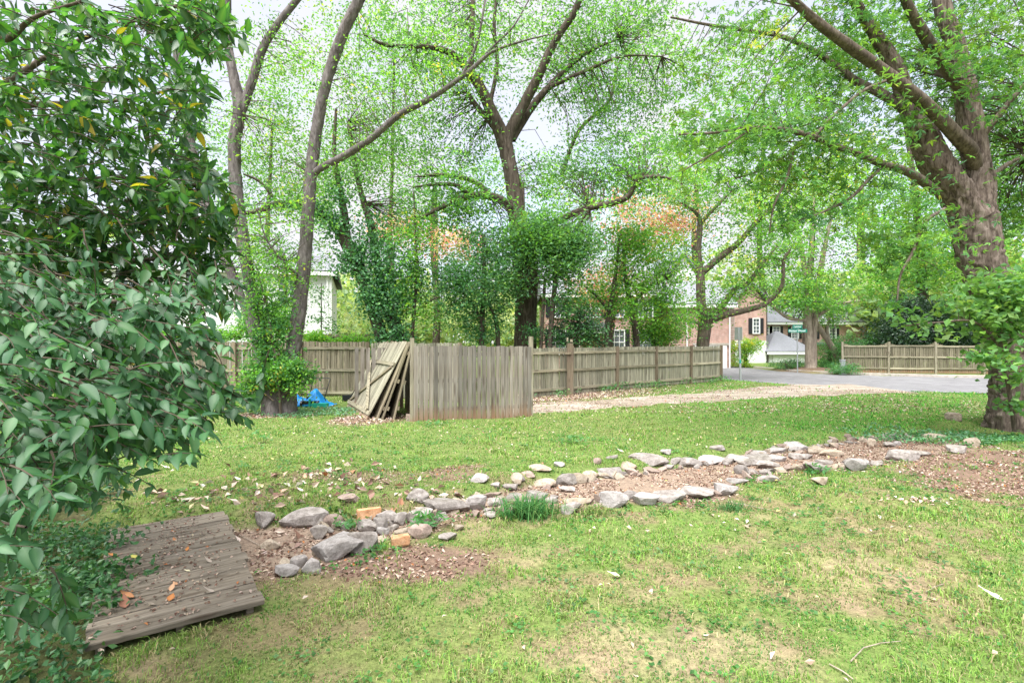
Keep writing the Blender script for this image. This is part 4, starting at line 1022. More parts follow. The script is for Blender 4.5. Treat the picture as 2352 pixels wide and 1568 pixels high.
# ==== smaller trees and shrubs between and behind
def mid_tree(name, label, cat, stems, clumps, pal, size, seed, per=15, sr=.32, mt='bark_dark', aspect=.55, twig=.35, along=None, group=None, flat=.4, leafm='leaf', seg=8, maxr=.1, kk=1):
    c = dict(clumps=clumps, pal=pal, size=size, per=per, sr=sr, aspect=aspect, twig=twig, flat=flat, mat=M[leafm], maxr=maxr, up=.9)
    if kk != 1: c['clumps'] = [(*q[:6], max(1, int(q[6] * kk))) for q in clumps]
    if along: c['along'] = along
    return make_tree(name, label, cat, stems, [c], M[mt], seed=seed, group=group, seg=seg, per=4)
mid_tree('sapling', 'thin straight sapling between the ivy covered trunks and the dark holly', 'sapling', [[(944, 806, 18.2, 4), (952, 700, 18.2, 4), (958, 620, 18.2, 3.5), (955, 540, 18.2, 2.5), (950, 440, 18.2, 1.6)], [(950, 720, 18.2, 2), (990, 690, 18.1, 1.5), (1020, 680, 18, 1)]],
         [(960, 560, 18.2, 50, 90, .7, 70), (975, 700, 18.2, 50, 60, .6, 50), (940, 640, 18.2, 40, 60, .5, 40)], GRN + LIM, .12, 61)
mid_tree('holly_tree', 'dense dark green holly left of the central trunk', 'tree', [[(1106, 806, 18.4, 6), (1108, 720, 18.4, 6), (1112, 620, 18.4, 5), (1110, 540, 18.4, 3)], [(1108, 740, 18.4, 4), (1080, 690, 18.3, 3), (1050, 660, 18.2, 2)], [(1145, 806, 18.6, 6), (1140, 740, 18.6, 5), (1120, 690, 18.5, 3)]],
         [(1090, 640, 18.3, 85, 70, .9, 250), (1060, 700, 18.2, 60, 60, .7, 130), (1120, 560, 18.5, 60, 50, .8, 120), (1140, 700, 18.6, 40, 60, .6, 90), (1030, 640, 18.3, 40, 50, .6, 70), (1110, 760, 18.5, 60, 36, .6, 70)], DRK + BLU, .11, 62, sr=.24)
mid_tree('holly_tree', 'dark leaved small tree with two thin stems right of the central trunk', 'tree', [[(1262, 808, 18.6, 6), (1268, 720, 18.6, 6), (1275, 640, 18.6, 5), (1272, 570, 18.6, 4), (1250, 520, 18.6, 3)], [(1242, 808, 18.7, 4), (1248, 700, 18.7, 4), (1252, 640, 18.7, 3)], [(1274, 600, 18.6, 3), (1310, 560, 18.5, 2.4), (1345, 530, 18.4, 1.5)]],
         [(1290, 600, 18.5, 70, 60, .8, 150), (1270, 540, 18.6, 80, 46, .8, 140), (1330, 560, 18.4, 60, 50, .7, 110), (1300, 690, 18.6, 50, 50, .6, 60), (1180, 620, 18.7, 40, 80, .5, 100)], BLU + GRN, .12, 63, sr=.26)
mid_tree('holly_bush', 'rounded dark holly bush rising behind the two old gate posts', 'shrub', [[(1325, 815, 18.9, 6), (1325, 770, 18.9, 5), (1330, 720, 18.9, 3)]],
         [(1325, 745, 18.9, 60, 48, .8, 190), (1360, 770, 18.9, 40, 34, .6, 80), (1285, 770, 18.9, 40, 34, .6, 80), (1230, 770, 18.9, 24, 30, .4, 40)], DRK + VDK, .09, 64, sr=.2, leafm='gloss_leaf')
mid_tree('young_tree', 'young yellow green tree with a slim forked stem behind the fence', 'tree', [[(1394, 806, 20.5, 7), (1396, 740, 20.5, 6.5), (1405, 690, 20.5, 6), (1415, 620, 20.5, 4), (1422, 540, 20.5, 2.5)], [(1400, 715, 20.5, 4), (1370, 680, 20.4, 3), (1345, 660, 20.3, 2)], [(1410, 660, 20.5, 3), (1450, 630, 20.4, 2)]],
         [(1420, 640, 20.4, 80, 60, 1, 110), (1370, 690, 20.4, 50, 46, .7, 40), (1430, 560, 20.5, 70, 50, .9, 130), (1440, 710, 20.4, 60, 34, .7, 60)], LIM + GRN, .13, 65, kk=.75, flat=.3)
mid_tree('young_tree', 'leaning young tree with lime leaves just right of the yellow green one', 'tree', [[(1466, 808, 21.3, 7), (1456, 740, 21.3, 6.5), (1444, 680, 21.3, 6), (1435, 620, 21.3, 4), (1430, 540, 21.3, 2)], [(1448, 700, 21.3, 4), (1490, 660, 21.2, 3), (1530, 640, 21.1, 2)]],
         [(1490, 650, 21.2, 80, 60, 1, 200), (1530, 700, 21.3, 50, 50, .8, 110), (1500, 570, 21.3, 80, 46, 1, 150), (1560, 620, 21.5, 50, 40, .8, 70)], LIM + LIM + GRN, .13, 66, kk=.62, flat=.3)
mid_tree('shrub', 'soft green bush filling the space over the fence under the lime tree', 'shrub', [[(1500, 812, 22, 5), (1502, 760, 22, 4), (1505, 720, 22, 2)]],
         [(1490, 760, 22, 60, 40, .8, 170), (1535, 765, 22.3, 46, 32, .7, 110), (1560, 740, 22.5, 30, 30, .6, 40)], LIM + GRN, .10, 67, sr=.24)
mid_tree('forked_tree', 'forked tree behind the end of the fence with a low branch reaching right', 'tree', [
    [(1613, 830, 25.5, 15), (1614, 795, 25.5, 14), (1618, 743, 25.5, 14), (1611, 705, 25.5, 11), (1608, 643, 25.5, 10), (1605, 600, 25.5, 8), (1604, 560, 25.5, 7), (1608, 515, 25.5, 6), (1600, 490, 25.5, 4), (1570, 470, 25.4, 3)],
    [(1609, 630, 25.5, 8), (1651, 593, 25.3, 7.5), (1691, 563, 25.1, 7), (1715, 536, 25, 6), (1740, 508, 24.8, 5), (1790, 460, 24.5, 3.5), (1830, 420, 24.3, 2)],
    [(1618, 742, 25.5, 10), (1640, 733, 25.3, 8), (1668, 723, 25, 7.5), (1711, 713, 24.7, 7), (1755, 700, 24.4, 6), (1781, 677, 24.2, 5), (1798, 650, 24, 4.5), (1800, 600, 23.8, 4), (1815, 573, 23.7, 2.5)],
    [(1620, 735, 25.6, 8), (1658, 703, 25.8, 7), (1691, 660, 26, 6), (1715, 653, 26.1, 5.5), (1755, 600, 26.3, 4), (1790, 560, 26.4, 2)],
    [(1612, 745, 25.4, 4), (1590, 738, 25.3, 3), (1560, 735, 25.2, 2)],
    [(1608, 515, 25.5, 5), (1640, 480, 25.4, 3.5), (1680, 440, 25.3, 2)]],
    [(1720, 590, 24.8, 100, 60, 1.4, 170), (1700, 660, 25, 90, 40, 1.2, 130), (1650, 700, 24.8, 50, 30, 1, 46), (1740, 480, 24.8, 100, 60, 1.4, 180), (1570, 440, 25.4, 80, 50, 1.2, 100), (1580, 720, 25.3, 40, 40, .8, 50), (1640, 410, 25.2, 90, 50, 1.3, 120), (1800, 560, 24.2, 60, 60, 1, 100)],
    LIM + GRN, .14, 71, sr=.4, flat=.26, mt='bark_limb', along=(120, .5), maxr=.13, seg=14, kk=.55)
# tree by the street sign, leaning trunk beside it
mid_tree('street_tree', 'pale fluted trunk tree standing in the mulch bed beside the street sign', 'tree', [
    [(1861, 848, 31, 15), (1860, 835, 31, 11), (1859, 790, 31, 8.5), (1856, 740, 31, 7.5), (1853, 690, 31, 6.5), (1848, 620, 31, 6), (1835, 540, 31, 4), (1815, 470, 31, 2.5)],
    [(1867, 840, 31.1, 9), (1868, 790, 31.1, 7), (1871, 740, 31.1, 7), (1877, 690, 31.1, 6.5), (1885, 620, 31.1, 6), (1900, 540, 31.1, 4), (1915, 470, 31.1, 2.5)],
    [(1872, 700, 31, 5), (1860, 640, 30.8, 5), (1865, 560, 30.8, 4), (1870, 450, 30.8, 2)],
    [(1856, 735, 31, 4), (1810, 730, 30.6, 3.5), (1770, 700, 30.3, 2.5)], [(1872, 730, 31, 4), (1920, 700, 30.6, 3), (1975, 690, 30.3, 2)]],
    [(1850, 650, 30.6, 90, 40, 1.8, 170), (1830, 695, 30.2, 70, 20, 1.4, 110), (1910, 700, 30.4, 50, 24, 1.2, 60), (1870, 560, 30.8, 110, 60, 2, 130), (1790, 620, 30.5, 50, 60, 1.2, 60), (1950, 620, 30.8, 50, 40, 1.4, 44), (1870, 480, 31, 110, 60, 2, 110)],
    GRN + LIM, .16, 72, sr=.42, flat=.28, kk=.85, mt='bark_pale', seg=14)
mid_tree('leaning_tree', 'short bare brown trunk leaning left beside the lamp post', 'tree', [[(1938, 846, 32.5, 8), (1925, 820, 32.5, 8), (1908, 792, 32.5, 7), (1893, 770, 32.5, 6), (1878, 745, 32.5, 5), (1862, 715, 32.5, 3)], [(1908, 792, 32.5, 4), (1900, 760, 32.6, 3.5), (1905, 730, 32.6, 2.5)]],
         [(1880, 720, 32.8, 50, 30, 1, 50), (1910, 730, 32.6, 30, 24, .8, 26)], GRN, .15, 73, mt='bark_pale')
mid_tree('yellowing_tree', 'tall tree with yellowing leaves behind the street sign tree', 'tree', [[(1850, 835, 44, 8), (1855, 700, 44, 8), (1865, 560, 44, 6), (1870, 420, 44, 3)]],
         [(1850, 420, 44, 120, 80, 3, 170), (1920, 470, 43, 100, 70, 3, 130), (1770, 470, 43, 90, 70, 2.6, 110), (1930, 360, 44, 100, 70, 3, 120), (1990, 520, 44, 60, 60, 2.4, 60)], YEL + LIM, .24, 74, sr=.6)
mid_tree('woodland_tree', 'tall green tree filling the sky behind the scalloped fence', 'tree', [[(2120, 830, 37, 12), (2120, 700, 37, 11), (2110, 560, 37, 9), (2100, 420, 37, 6), (2080, 300, 37, 3)]],
         [(2080, 560, 36, 120, 90, 3, 280), (2180, 610, 36, 110, 90, 2.6, 240), (2050, 440, 37, 110, 90, 3, 200), (2170, 470, 37, 110, 100, 3, 220), (2320, 480, 37, 120, 140, 3, 260), (2260, 620, 36, 90, 80, 2.5, 180), (2020, 650, 36, 50, 60, 1.8, 90), (2340, 300, 37, 80, 120, 3, 120)], GRN + LIM, .21, 75, sr=.55)
mid_tree('magnolia_tree', 'black green evergreen standing behind the scalloped fence', 'tree', [[(2105, 838, 32, 10), (2105, 780, 32, 8), (2105, 720, 32, 4)]],
         [(2100, 760, 31.4, 90, 52, 1.6, 420), (2060, 780, 31, 60, 34, 1.2, 180), (2190, 770, 31, 80, 44, 1.4, 320), (2130, 720, 31.6, 60, 34, 1.2, 160), (2260, 760, 30.6, 60, 44, 1.2, 200), (2080, 705, 31.8, 40, 30, .9, 70)], VDK, .17, 76, sr=.32, leafm='gloss_leaf', twig=.1)
mid_tree('round_shrub', 'clipped round shrub just left of the scalloped fence end post', 'shrub', [[(1953, 845, 31.5, 5), (1953, 800, 31.5, 4)]], [(1953, 806, 31.5, 34, 40, .9, 240)], DRK + BLU, .09, 77, sr=.16, twig=.1)
mid_tree('round_shrub', 'clipped round shrub showing above the fence beside the dark evergreen', 'shrub', [[(2012, 845, 31.6, 5), (2012, 800, 31.6, 4)]], [(2010, 795, 31.6, 34, 32, .9, 210)], DRK + VDK, .09, 78, sr=.16, twig=.1)
mid_tree('round_shrub', 'tall clipped shrub beside the leaning brown trunk', 'shrub', [[(1906, 848, 34, 5), (1906, 800, 34, 4)]], [(1907, 806, 34, 26, 42, .8, 200)], DRK + BLU, .09, 79, sr=.16, twig=.1)
mid_tree('low_shrub', 'low spreading shrub on the kerb in front of the fence corner', 'shrub', [[(1940, 862, 27.9, 3), (1940, 845, 27.9, 2)]], [(1940, 848, 27.9, 36, 15, .8, 120), (1925, 850, 28, 20, 12, .5, 40)], BLU + DRK, .08, 80, sr=.14, twig=.2)
mid_tree('low_shrub', 'low dark shrub in the mulch bed left of the street sign pole', 'shrub', [[(1805, 852, 31.5, 3), (1805, 835, 31.5, 2)]], [(1812, 838, 31.5, 30, 14, .8, 90), (1785, 838, 32, 20, 10, .5, 36), (1840, 838, 32.2, 16, 12, .5, 36)], BLU + DRK, .08, 81, sr=.16, twig=.4)
mid_tree('low_shrub', 'low green shrub at the foot of the leaning brown trunk', 'shrub', [[(1898, 852, 32, 3), (1898, 835, 32, 2)]], [(1900, 838, 32, 30, 13, .8, 90)], DRK, .09, 82, sr=.16, twig=.2)
mid_tree('golden_bush', 'golden yellow green ornamental bush beside the brick garage', 'shrub', [[(1712, 850, 36, 4), (1712, 815, 36, 4), (1708, 790, 36, 2)]], [(1708, 800, 36, 30, 22, .9, 130), (1725, 790, 36.2, 24, 14, .8, 60), (1700, 830, 35.8, 18, 16, .6, 46)], YEL + LIM, .12, 83, sr=.22)
# reds and far trees
mid_tree('red_maple', 'maple turning red left of centre behind the ivy covered trunks', 'tree', [[(905, 806, 31, 7), (905, 700, 31, 7), (900, 580, 31, 4)]], [(890, 520, 31, 60, 30, 1.4, 70), (1050, 560, 30, 60, 40, 1.6, 100), (980, 545, 31, 70, 40, 1.4, 50)], RED, .18, 84, sr=.5)
mid_tree('red_maple', 'maple turning red behind the young lime trees and the brick house', 'tree', [[(1400, 812, 29, 7), (1410, 700, 29, 7), (1440, 560, 29, 4)]], [(1400, 650, 28.6, 80, 56, 1.4, 90), (1480, 530, 28, 90, 56, 1.8, 100), (1550, 500, 28, 60, 60, 1.6, 70), (1360, 690, 28.4, 56, 40, 1, 60), (1430, 470, 29, 80, 40, 1.6, 30)], RED, .18, 85, sr=.5)
far = [('broad pale tree far behind the left fence', 300, 50, [(300, 620, 140, 130, 220), (520, 600, 120, 150, 220), (150, 600, 120, 150, 180)], GRN + LIM, .26),
       ('light green tree rising behind the white house', 620, 42, [(620, 330, 120, 110, 240), (740, 450, 90, 90, 130), (520, 450, 110, 100, 170), (660, 200, 110, 110, 170), (800, 330, 90, 100, 150), (440, 330, 80, 90, 90)], LIM + GRN, .24),
       ('tall airy tree behind the ivy covered trunks', 900, 36, [(900, 180, 120, 110, 140), (880, 360, 90, 80, 80), (780, 120, 100, 100, 90), (950, 470, 80, 60, 90), (850, 40, 130, 70, 90)], GRN + LIM, .21),
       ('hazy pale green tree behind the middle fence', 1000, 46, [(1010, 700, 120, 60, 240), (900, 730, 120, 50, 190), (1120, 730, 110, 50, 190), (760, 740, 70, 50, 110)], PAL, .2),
       ('broad tree behind the central trunk', 1200, 40, [(1200, 620, 130, 100, 230), (1330, 470, 120, 90, 150), (1180, 420, 120, 90, 110), (1330, 600, 100, 60, 90)], GRN + LIM, .24),
       ('green tree behind the forked tree and brick house', 1600, 48, [(1560, 560, 110, 90, 200), (1650, 420, 120, 100, 200), (1560, 330, 110, 90, 160), (1480, 440, 100, 80, 150)], GRN + LIM, .27),
       ('high canopy tree over the street', 1750, 46, [(1700, 250, 130, 90, 140), (1830, 260, 130, 100, 150), (1640, 150, 120, 90, 110), (1800, 120, 130, 90, 110)], LIM + GRN, .25),
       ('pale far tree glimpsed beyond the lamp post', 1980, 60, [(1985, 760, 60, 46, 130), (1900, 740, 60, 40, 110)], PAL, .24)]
for k, (lab, u, Y, cl, pal, sz) in enumerate(far):
    mid_tree('woodland_tree', lab, 'tree', [[(u, 784 + FOC * 1.8 / Y, Y, 9), (u + 4, 700, Y, 8), (u - 6, 560, Y, 6), (u, 420, Y, 4), (u + 5, cl[0][1] - 40, Y, 2.5)]], [(a, b, Y + random.uniform(-1.5, 1.5), c, d, 2.4, n) for a, b, c, d, n in cl], pal, sz, 100 + k, sr=.55, per=14, group='trees beyond the fences', twig=.35, kk=.78)
mid_tree('vine', 'bright green vine tumbling over the top of the second fence', 'vine', [[(730, 800, 19.8, 2), (760, 775, 19.8, 2), (830, 778, 19.7, 1)]], [(725, 775, 19.7, 30, 12, .3, 60), (790, 782, 19.7, 40, 8, .25, 50), (835, 782, 19.7, 20, 8, .2, 22)], LIM, .1, 130, sr=.14, twig=.1)
mid_tree('hedge_vine', 'leafy green vine growing over the left fence behind the shrub', 'vine', [[(470, 800, 17.4, 2), (520, 775, 17.4, 2), (590, 775, 17.4, 1)]], [(500, 770, 17.4, 60, 14, .3, 80), (400, 770, 17.4, 60, 16, .3, 70), (570, 750, 17.5, 30, 30, .4, 50), (640, 740, 17.6, 40, 36, .5, 70)], GRN + LIM, .1, 131, sr=.16, twig=.2)
mid_tree('sapling', 'slender dark sapling in front of the white house wall', 'sapling', [[(738, 800, 20.8, 1.5), (738, 720, 20.8, 1.4), (738, 650, 20.8, .8)]], [(738, 690, 20.8, 26, 36, .4, 26), (738, 735, 20.8, 26, 12, .3, 10), (765, 750, 20.7, 20, 20, .3, 16)], DRK, .1, 132, sr=.16, per=8)

mid_tree('undergrowth', 'loose leafy undergrowth between the twin trunks and the white house', 'shrub', [[(650, 800, 18.5, 3), (655, 700, 18.5, 3), (660, 600, 18.5, 2)], [(610, 800, 18.3, 3), (600, 680, 18.3, 2)]], [(640, 640, 18.4, 70, 70, .8, 90), (620, 730, 18.2, 70, 46, .7, 80), (720, 600, 18.8, 50, 60, .8, 40), (600, 560, 18.4, 50, 50, .8, 40)], GRN + LIM, .1, 133, sr=.24)
# distant wood closing the view
rng = np.random.default_rng(77)
wc = []
for k in range(150):
    a = rng.uniform(-1.25, 1.25); d = rng.uniform(62, 85); hh = rng.uniform(6, 15)
    wc.append((Vector((math.sin(a) * d, math.cos(a) * d, hh * .45)), (4.5, 3, hh * .5), 70))
P, gid, S = spray_cloud(wc, rng, 5, 1.0); P[:, 2] = np.maximum(P[:, 2], .1)
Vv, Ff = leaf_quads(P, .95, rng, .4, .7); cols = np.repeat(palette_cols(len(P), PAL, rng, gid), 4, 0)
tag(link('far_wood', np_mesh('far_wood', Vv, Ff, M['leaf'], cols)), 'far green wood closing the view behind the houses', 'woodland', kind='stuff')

# ==== foreground foliage at the left
def leaf_blade(L, W, curl, seed, col, mid, name='leaf', m='gloss_leaf', wave=.0):
    """ovate pointed leaf with a folded midrib, base at origin, along +Y, top +Z"""
    n = 6; vs = []; cs = []
    r = random.Random(seed)
    for a in range(n + 1):
        t = a / n; y = L * t; wdt = W * (math.sin(math.pi * t ** .8) ** .85) * (1 - .35 * t ** 3) if 0 < t < 1 else W * .02
        z = -curl * L * t * t
        wz = wave * L * math.sin(t * 9 + r.random() * 3)
        vs += [(-wdt * .5, y, z + wdt * .16 + wz), (0, y, z), (wdt * .5, y, z + wdt * .16 - wz)]
        cs += [col, mid, col]
    fs = []
    for a in range(n):
        b = a * 3
        fs += [(b, b + 1, b + 4, b + 3), (b + 1, b + 2, b + 5, b + 4)]
    return np.array(vs), fs, np.array(cs)
def leafy(name, label, cat, limbs, twigs, kind_cols, L, W, seed, limb_mat, n_single=0, whorl=False, yellow=.0, lm='magnolia_leaf'):
    """limbs: pixel polylines; twigs: list of (start, direction, length, nleaves). big leaves become parts"""
    rng = np.random.default_rng(seed); rr = random.Random(seed)
    w0 = at(*limbs[0][0][:3]); root = empty(name, (w0.x, w0.y, -.06), label, cat); o = np.array(root.location)
    for k, st in enumerate(limbs):
        (V, F), _ = limb_mesh([(at(u, v, Y), r / FOC * Y) for u, v, Y, r in st], 5, 8, .08, seed + k)
        link('trunk' if k == 0 else 'limb', np_mesh('limb', V - o, F, limb_mat, None, True), root)
    variants = []
    for k in range(14):
        c, md = kind_cols[k % len(kind_cols)]
        variants.append(leaf_blade(L, W, rr.uniform(.05, .35), seed + k, c, md, wave=.012))
    meshes = [np_mesh('leaf', v, f, M[lm], c, True) for v, f, c in variants]
    yc = ((.42, .30, .03), (.5, .38, .06))
    ymesh = leaf_blade(L, W, .25, 5, *yc); ym = np_mesh('leaf', *ymesh[:2], M['magnolia_leaf'], ymesh[2], True)
    places = []; tv, tf, nvt = [], [], 0
    for s, d, ln, nl in twigs:
        s = Vector(s); d = Vector(d).normalized(); pts = [s]; cur = s.copy(); dd = d.copy(); st = ln / 5
        for q in range(5):
            dd = (dd + Vector((rr.gauss(0, .12), rr.gauss(0, .12), rr.gauss(0, .08) - .09))).normalized(); cur = cur + dd * st; pts.append(cur.copy())
        V2, F2 = tube_arrays(pts, np.linspace(.0042, .0014, 6), 4); tv.append(V2); tf.append(F2 + nvt); nvt += len(V2)
        for q in range(nl):
            t = 1 - (q / max(nl - 1, 1)) ** (1.6 if whorl else 1) * (.4 if whorl else .85); x = t * 5; k = min(int(x), 4); p = pts[k].lerp(pts[k + 1], x - k)
            ax = (pts[min(k + 1, 5)] - pts[k]).normalized(); side = ax.cross(Vector((0, 0, 1)))
            if side.length < .1: side = Vector((1, 0, 0))
            side.normalize(); up = side.cross(ax)
            phi = (q * 2.4 + rr.random()) if whorl else (math.pi * (q % 2) + rr.gauss(0, .5))
            out = side * math.cos(phi) + up * math.sin(phi) * (1 if whorl else .35)
            ld = (ax * (rr.uniform(.25, .8) if whorl else rr.uniform(.45, .95)) + out * .85 + Vector((0, 0, (-.1 if whorl else -.38) + rr.gauss(0, .38)))).normalized()
            nrm = Vector((rr.gauss(0, .5), rr.gauss(-.2, .5), 1)); nrm = (nrm - ld * nrm.dot(ld))
            if nrm.length < .1: nrm = Vector((0, -1, .2)) - ld * Vector((0, -1, .2)).dot(ld)
            nrm.normalize(); xx = ld.cross(nrm); sc = rr.uniform(.5, 1.2)
            mx = Matrix((xx, ld, nrm)).transposed().to_4x4(); mx = Matrix.Translation(p) @ mx @ Matrix.Scale(sc, 4)
            y_ = rr.random() < yellow
            places.append((sc / max(p.y, .4), mx, rr.randrange(len(variants)), y_))
    places.sort(key=lambda a: -a[0])
    inv = Matrix.Translation(-Vector(o))
    for q, (_, mx, k, y_) in enumerate(places[:n_single]):
        ob = link('leaf', ym if y_ else meshes[k], root); ob.matrix_basis = inv @ mx
        if y_: ob['label'] = 'yellow leaf'
    VV, FF, CC, nv = [], [], [], 0
    for _, mx, k, y_ in places[n_single:]:
        v, f, c = ymesh if y_ else variants[k]
        a = np.array(mx); w = v @ a[:3, :3].T + a[:3, 3] - o; VV.append(w); FF.append(np.array(f) + nv); CC.append(c * rr.uniform(.75, 1.25)); nv += len(w)
    if VV: link('foliage', np_mesh('foliage', np.vstack(VV), np.vstack(FF), M[lm], np.vstack(CC), True), root, kind='stuff')
    if tv: link('twigs', np_mesh('twigs', np.vstack(tv) - o, np.vstack(tf), M['twig']), root, kind='stuff')
    return root
def region_twigs(regs, seed, ln, nl, base_dir=(1, -.1, .0), spread=.45):
    rr = random.Random(seed); out = []
    for u0, u1, v0, v1, Y0, Y1, n in regs:
        for _ in range(int(n * 1.75)):
            u, v, Y = rr.uniform(u0, u1), rr.uniform(v0, v1), rr.uniform(Y0, Y1)
            tip = at(u, v, Y); d = Vector((base_dir[0] + rr.gauss(0, spread), base_dir[1] + rr.gauss(0, spread), base_dir[2] + rr.gauss(0, spread * .8))).normalized()
            L_ = ln * rr.uniform(.6, 1.3)
            out.append((tip - d * L_, d, L_, max(4, int(nl * rr.uniform(.7, 1.3)))))
    return out
dk0 = [((.028, .082, .04), (.07, .14, .07)), ((.035, .10, .045), (.085, .16, .08)), ((.024, .068, .036), (.06, .12, .06)), ((.045, .125, .045), (.10, .18, .08)), ((.03, .09, .05), (.08, .15, .09))]
dk = [((c[0] * .95, c[1] * 1.1, c[2] * .85), (m[0] * .8, m[1] * .95, m[2] * .8)) for c, m in dk0]
mgl0 = [((.024, .085, .034), (.06, .13, .05)), ((.034, .115, .036), (.08, .17, .05)), ((.05, .16, .035), (.10, .21, .05)), ((.024, .085, .042), (.06, .14, .06)), ((.055, .13, .03), (.11, .18, .05))]
mgl = [(tuple(a * .95 for a in c), tuple(a * 1.0 for a in m)) for c, m in mgl0]
M['magnolia_leaf'] = leaf_mat('magnolia_leaf', .34, .5, .34, (1.8, 2.2, .8))
M['shrub_leaf'] = leaf_mat('shrub_leaf', .42, .35, .3, (1.7, 2.0, .8))
# broad leaved shrub right beside the camera
regs = [(20, 540, 640, 760, 2.3, 3.3, 60), (0, 520, 740, 860, 2.1, 3.2, 66), (0, 500, 840, 960, 2.0, 3.0, 58), (380, 600, 880, 940, 2.5, 3.0, 10), (0, 480, 940, 1050, 1.9, 2.9, 46), (0, 200, 1030, 1120, 1.8, 2.6, 16), (-60, 120, 1140, 1280, 1.7, 2.3, 6), (60, 200, 1340, 1400, 1.9, 2.2, 3), (-60, 250, 560, 760, 2.6, 3.6, 40)]
REG_K = 1.7
leafy('broadleaf_shrub', 'broad leaved grey green shrub hanging over the lower left in front', 'shrub', [
    [(-330, 1500, 2.6, 26), (-260, 1150, 2.6, 24), (-200, 900, 2.6, 20), (-160, 700, 2.7, 16), (-120, 500, 2.8, 10)],
    [(-220, 960, 2.6, 12), (-60, 900, 2.6, 9), (120, 850, 2.7, 6), (300, 830, 2.8, 4), (420, 850, 2.8, 2.5)], [(-180, 800, 2.7, 11), (0, 720, 2.8, 8), (160, 700, 2.9, 6), (330, 690, 3.0, 4), (470, 700, 3.0, 2.5)],
    [(-240, 1080, 2.5, 10), (-60, 1020, 2.4, 7), (120, 990, 2.5, 5), (280, 980, 2.6, 3)], [(260, 860, 2.7, 4), (400, 890, 2.8, 3), (540, 905, 2.8, 2)], [(-250, 1150, 2.4, 8), (-100, 1180, 2.2, 5), (60, 1210, 2.0, 3)]],
    region_twigs(regs, 201, .30, 10, (1, -.15, -.12), .42), dk, .086, .039, 202, M['bark_limb'], n_single=300, yellow=.0, lm='shrub_leaf')
# magnolia behind and above it
regs2 = [(-40, 520, -20, 120, 3.0, 4.8, 74), (-40, 490, 110, 250, 3.2, 5.0, 84), (-40, 480, 240, 380, 3.2, 5.0, 92), (-40, 500, 370, 480, 3.2, 4.8, 100), (-40, 530, 470, 580, 3.4, 4.6, 120), (-40, 520, 570, 680, 3.6, 4.6, 100), (300, 560, 400, 470, 3.6, 4.4, 16), (300, 600, -20, 70, 3.0, 3.6, 16), (-40, 420, 680, 900, 3.8, 4.8, 70), (-40, 300, 880, 1150, 3.6, 4.6, 50), (420, 560, 560, 720, 3.8, 4.4, 16)]
leafy('magnolia_tree', 'glossy dark leaved magnolia filling the upper left corner', 'tree', [
    [(-420, 1250, 4.4, 40), (-380, 900, 4.4, 38), (-330, 500, 4.4, 30), (-300, 200, 4.4, 24), (-260, -150, 4.4, 16)],
    [(-350, 600, 4.4, 16), (-150, 500, 4.3, 12), (60, 440, 4.2, 9), (240, 410, 4.1, 6), (400, 420, 4.0, 4), (500, 430, 4, 2.5)], [(-320, 400, 4.4, 15), (-150, 300, 4.2, 11), (20, 190, 4.1, 8), (110, 130, 4.0, 6), (260, 60, 3.8, 4), (420, 10, 3.6, 3)],
    [(-310, 300, 4.4, 13), (-100, 250, 4.4, 9), (100, 240, 4.4, 7), (280, 230, 4.4, 4), (420, 200, 4.4, 2.5)], [(-370, 800, 4.4, 14), (-150, 700, 4.3, 10), (80, 640, 4.2, 7), (300, 600, 4.1, 5), (480, 590, 4, 3)], [(-280, 0, 4.2, 12), (-60, 40, 3.8, 9), (10, 90, 3.6, 8), (80, 40, 3.5, 5), (200, 0, 3.4, 3)],
    [(-380, 1000, 4.4, 12), (-150, 950, 4.2, 8), (100, 900, 4.2, 5)]],
    region_twigs(regs2, 211, .26, 9, (1, -.1, .05), .5), mgl, .108, .043, 212, M['bark_limb'], n_single=300, whorl=True, yellow=.018)

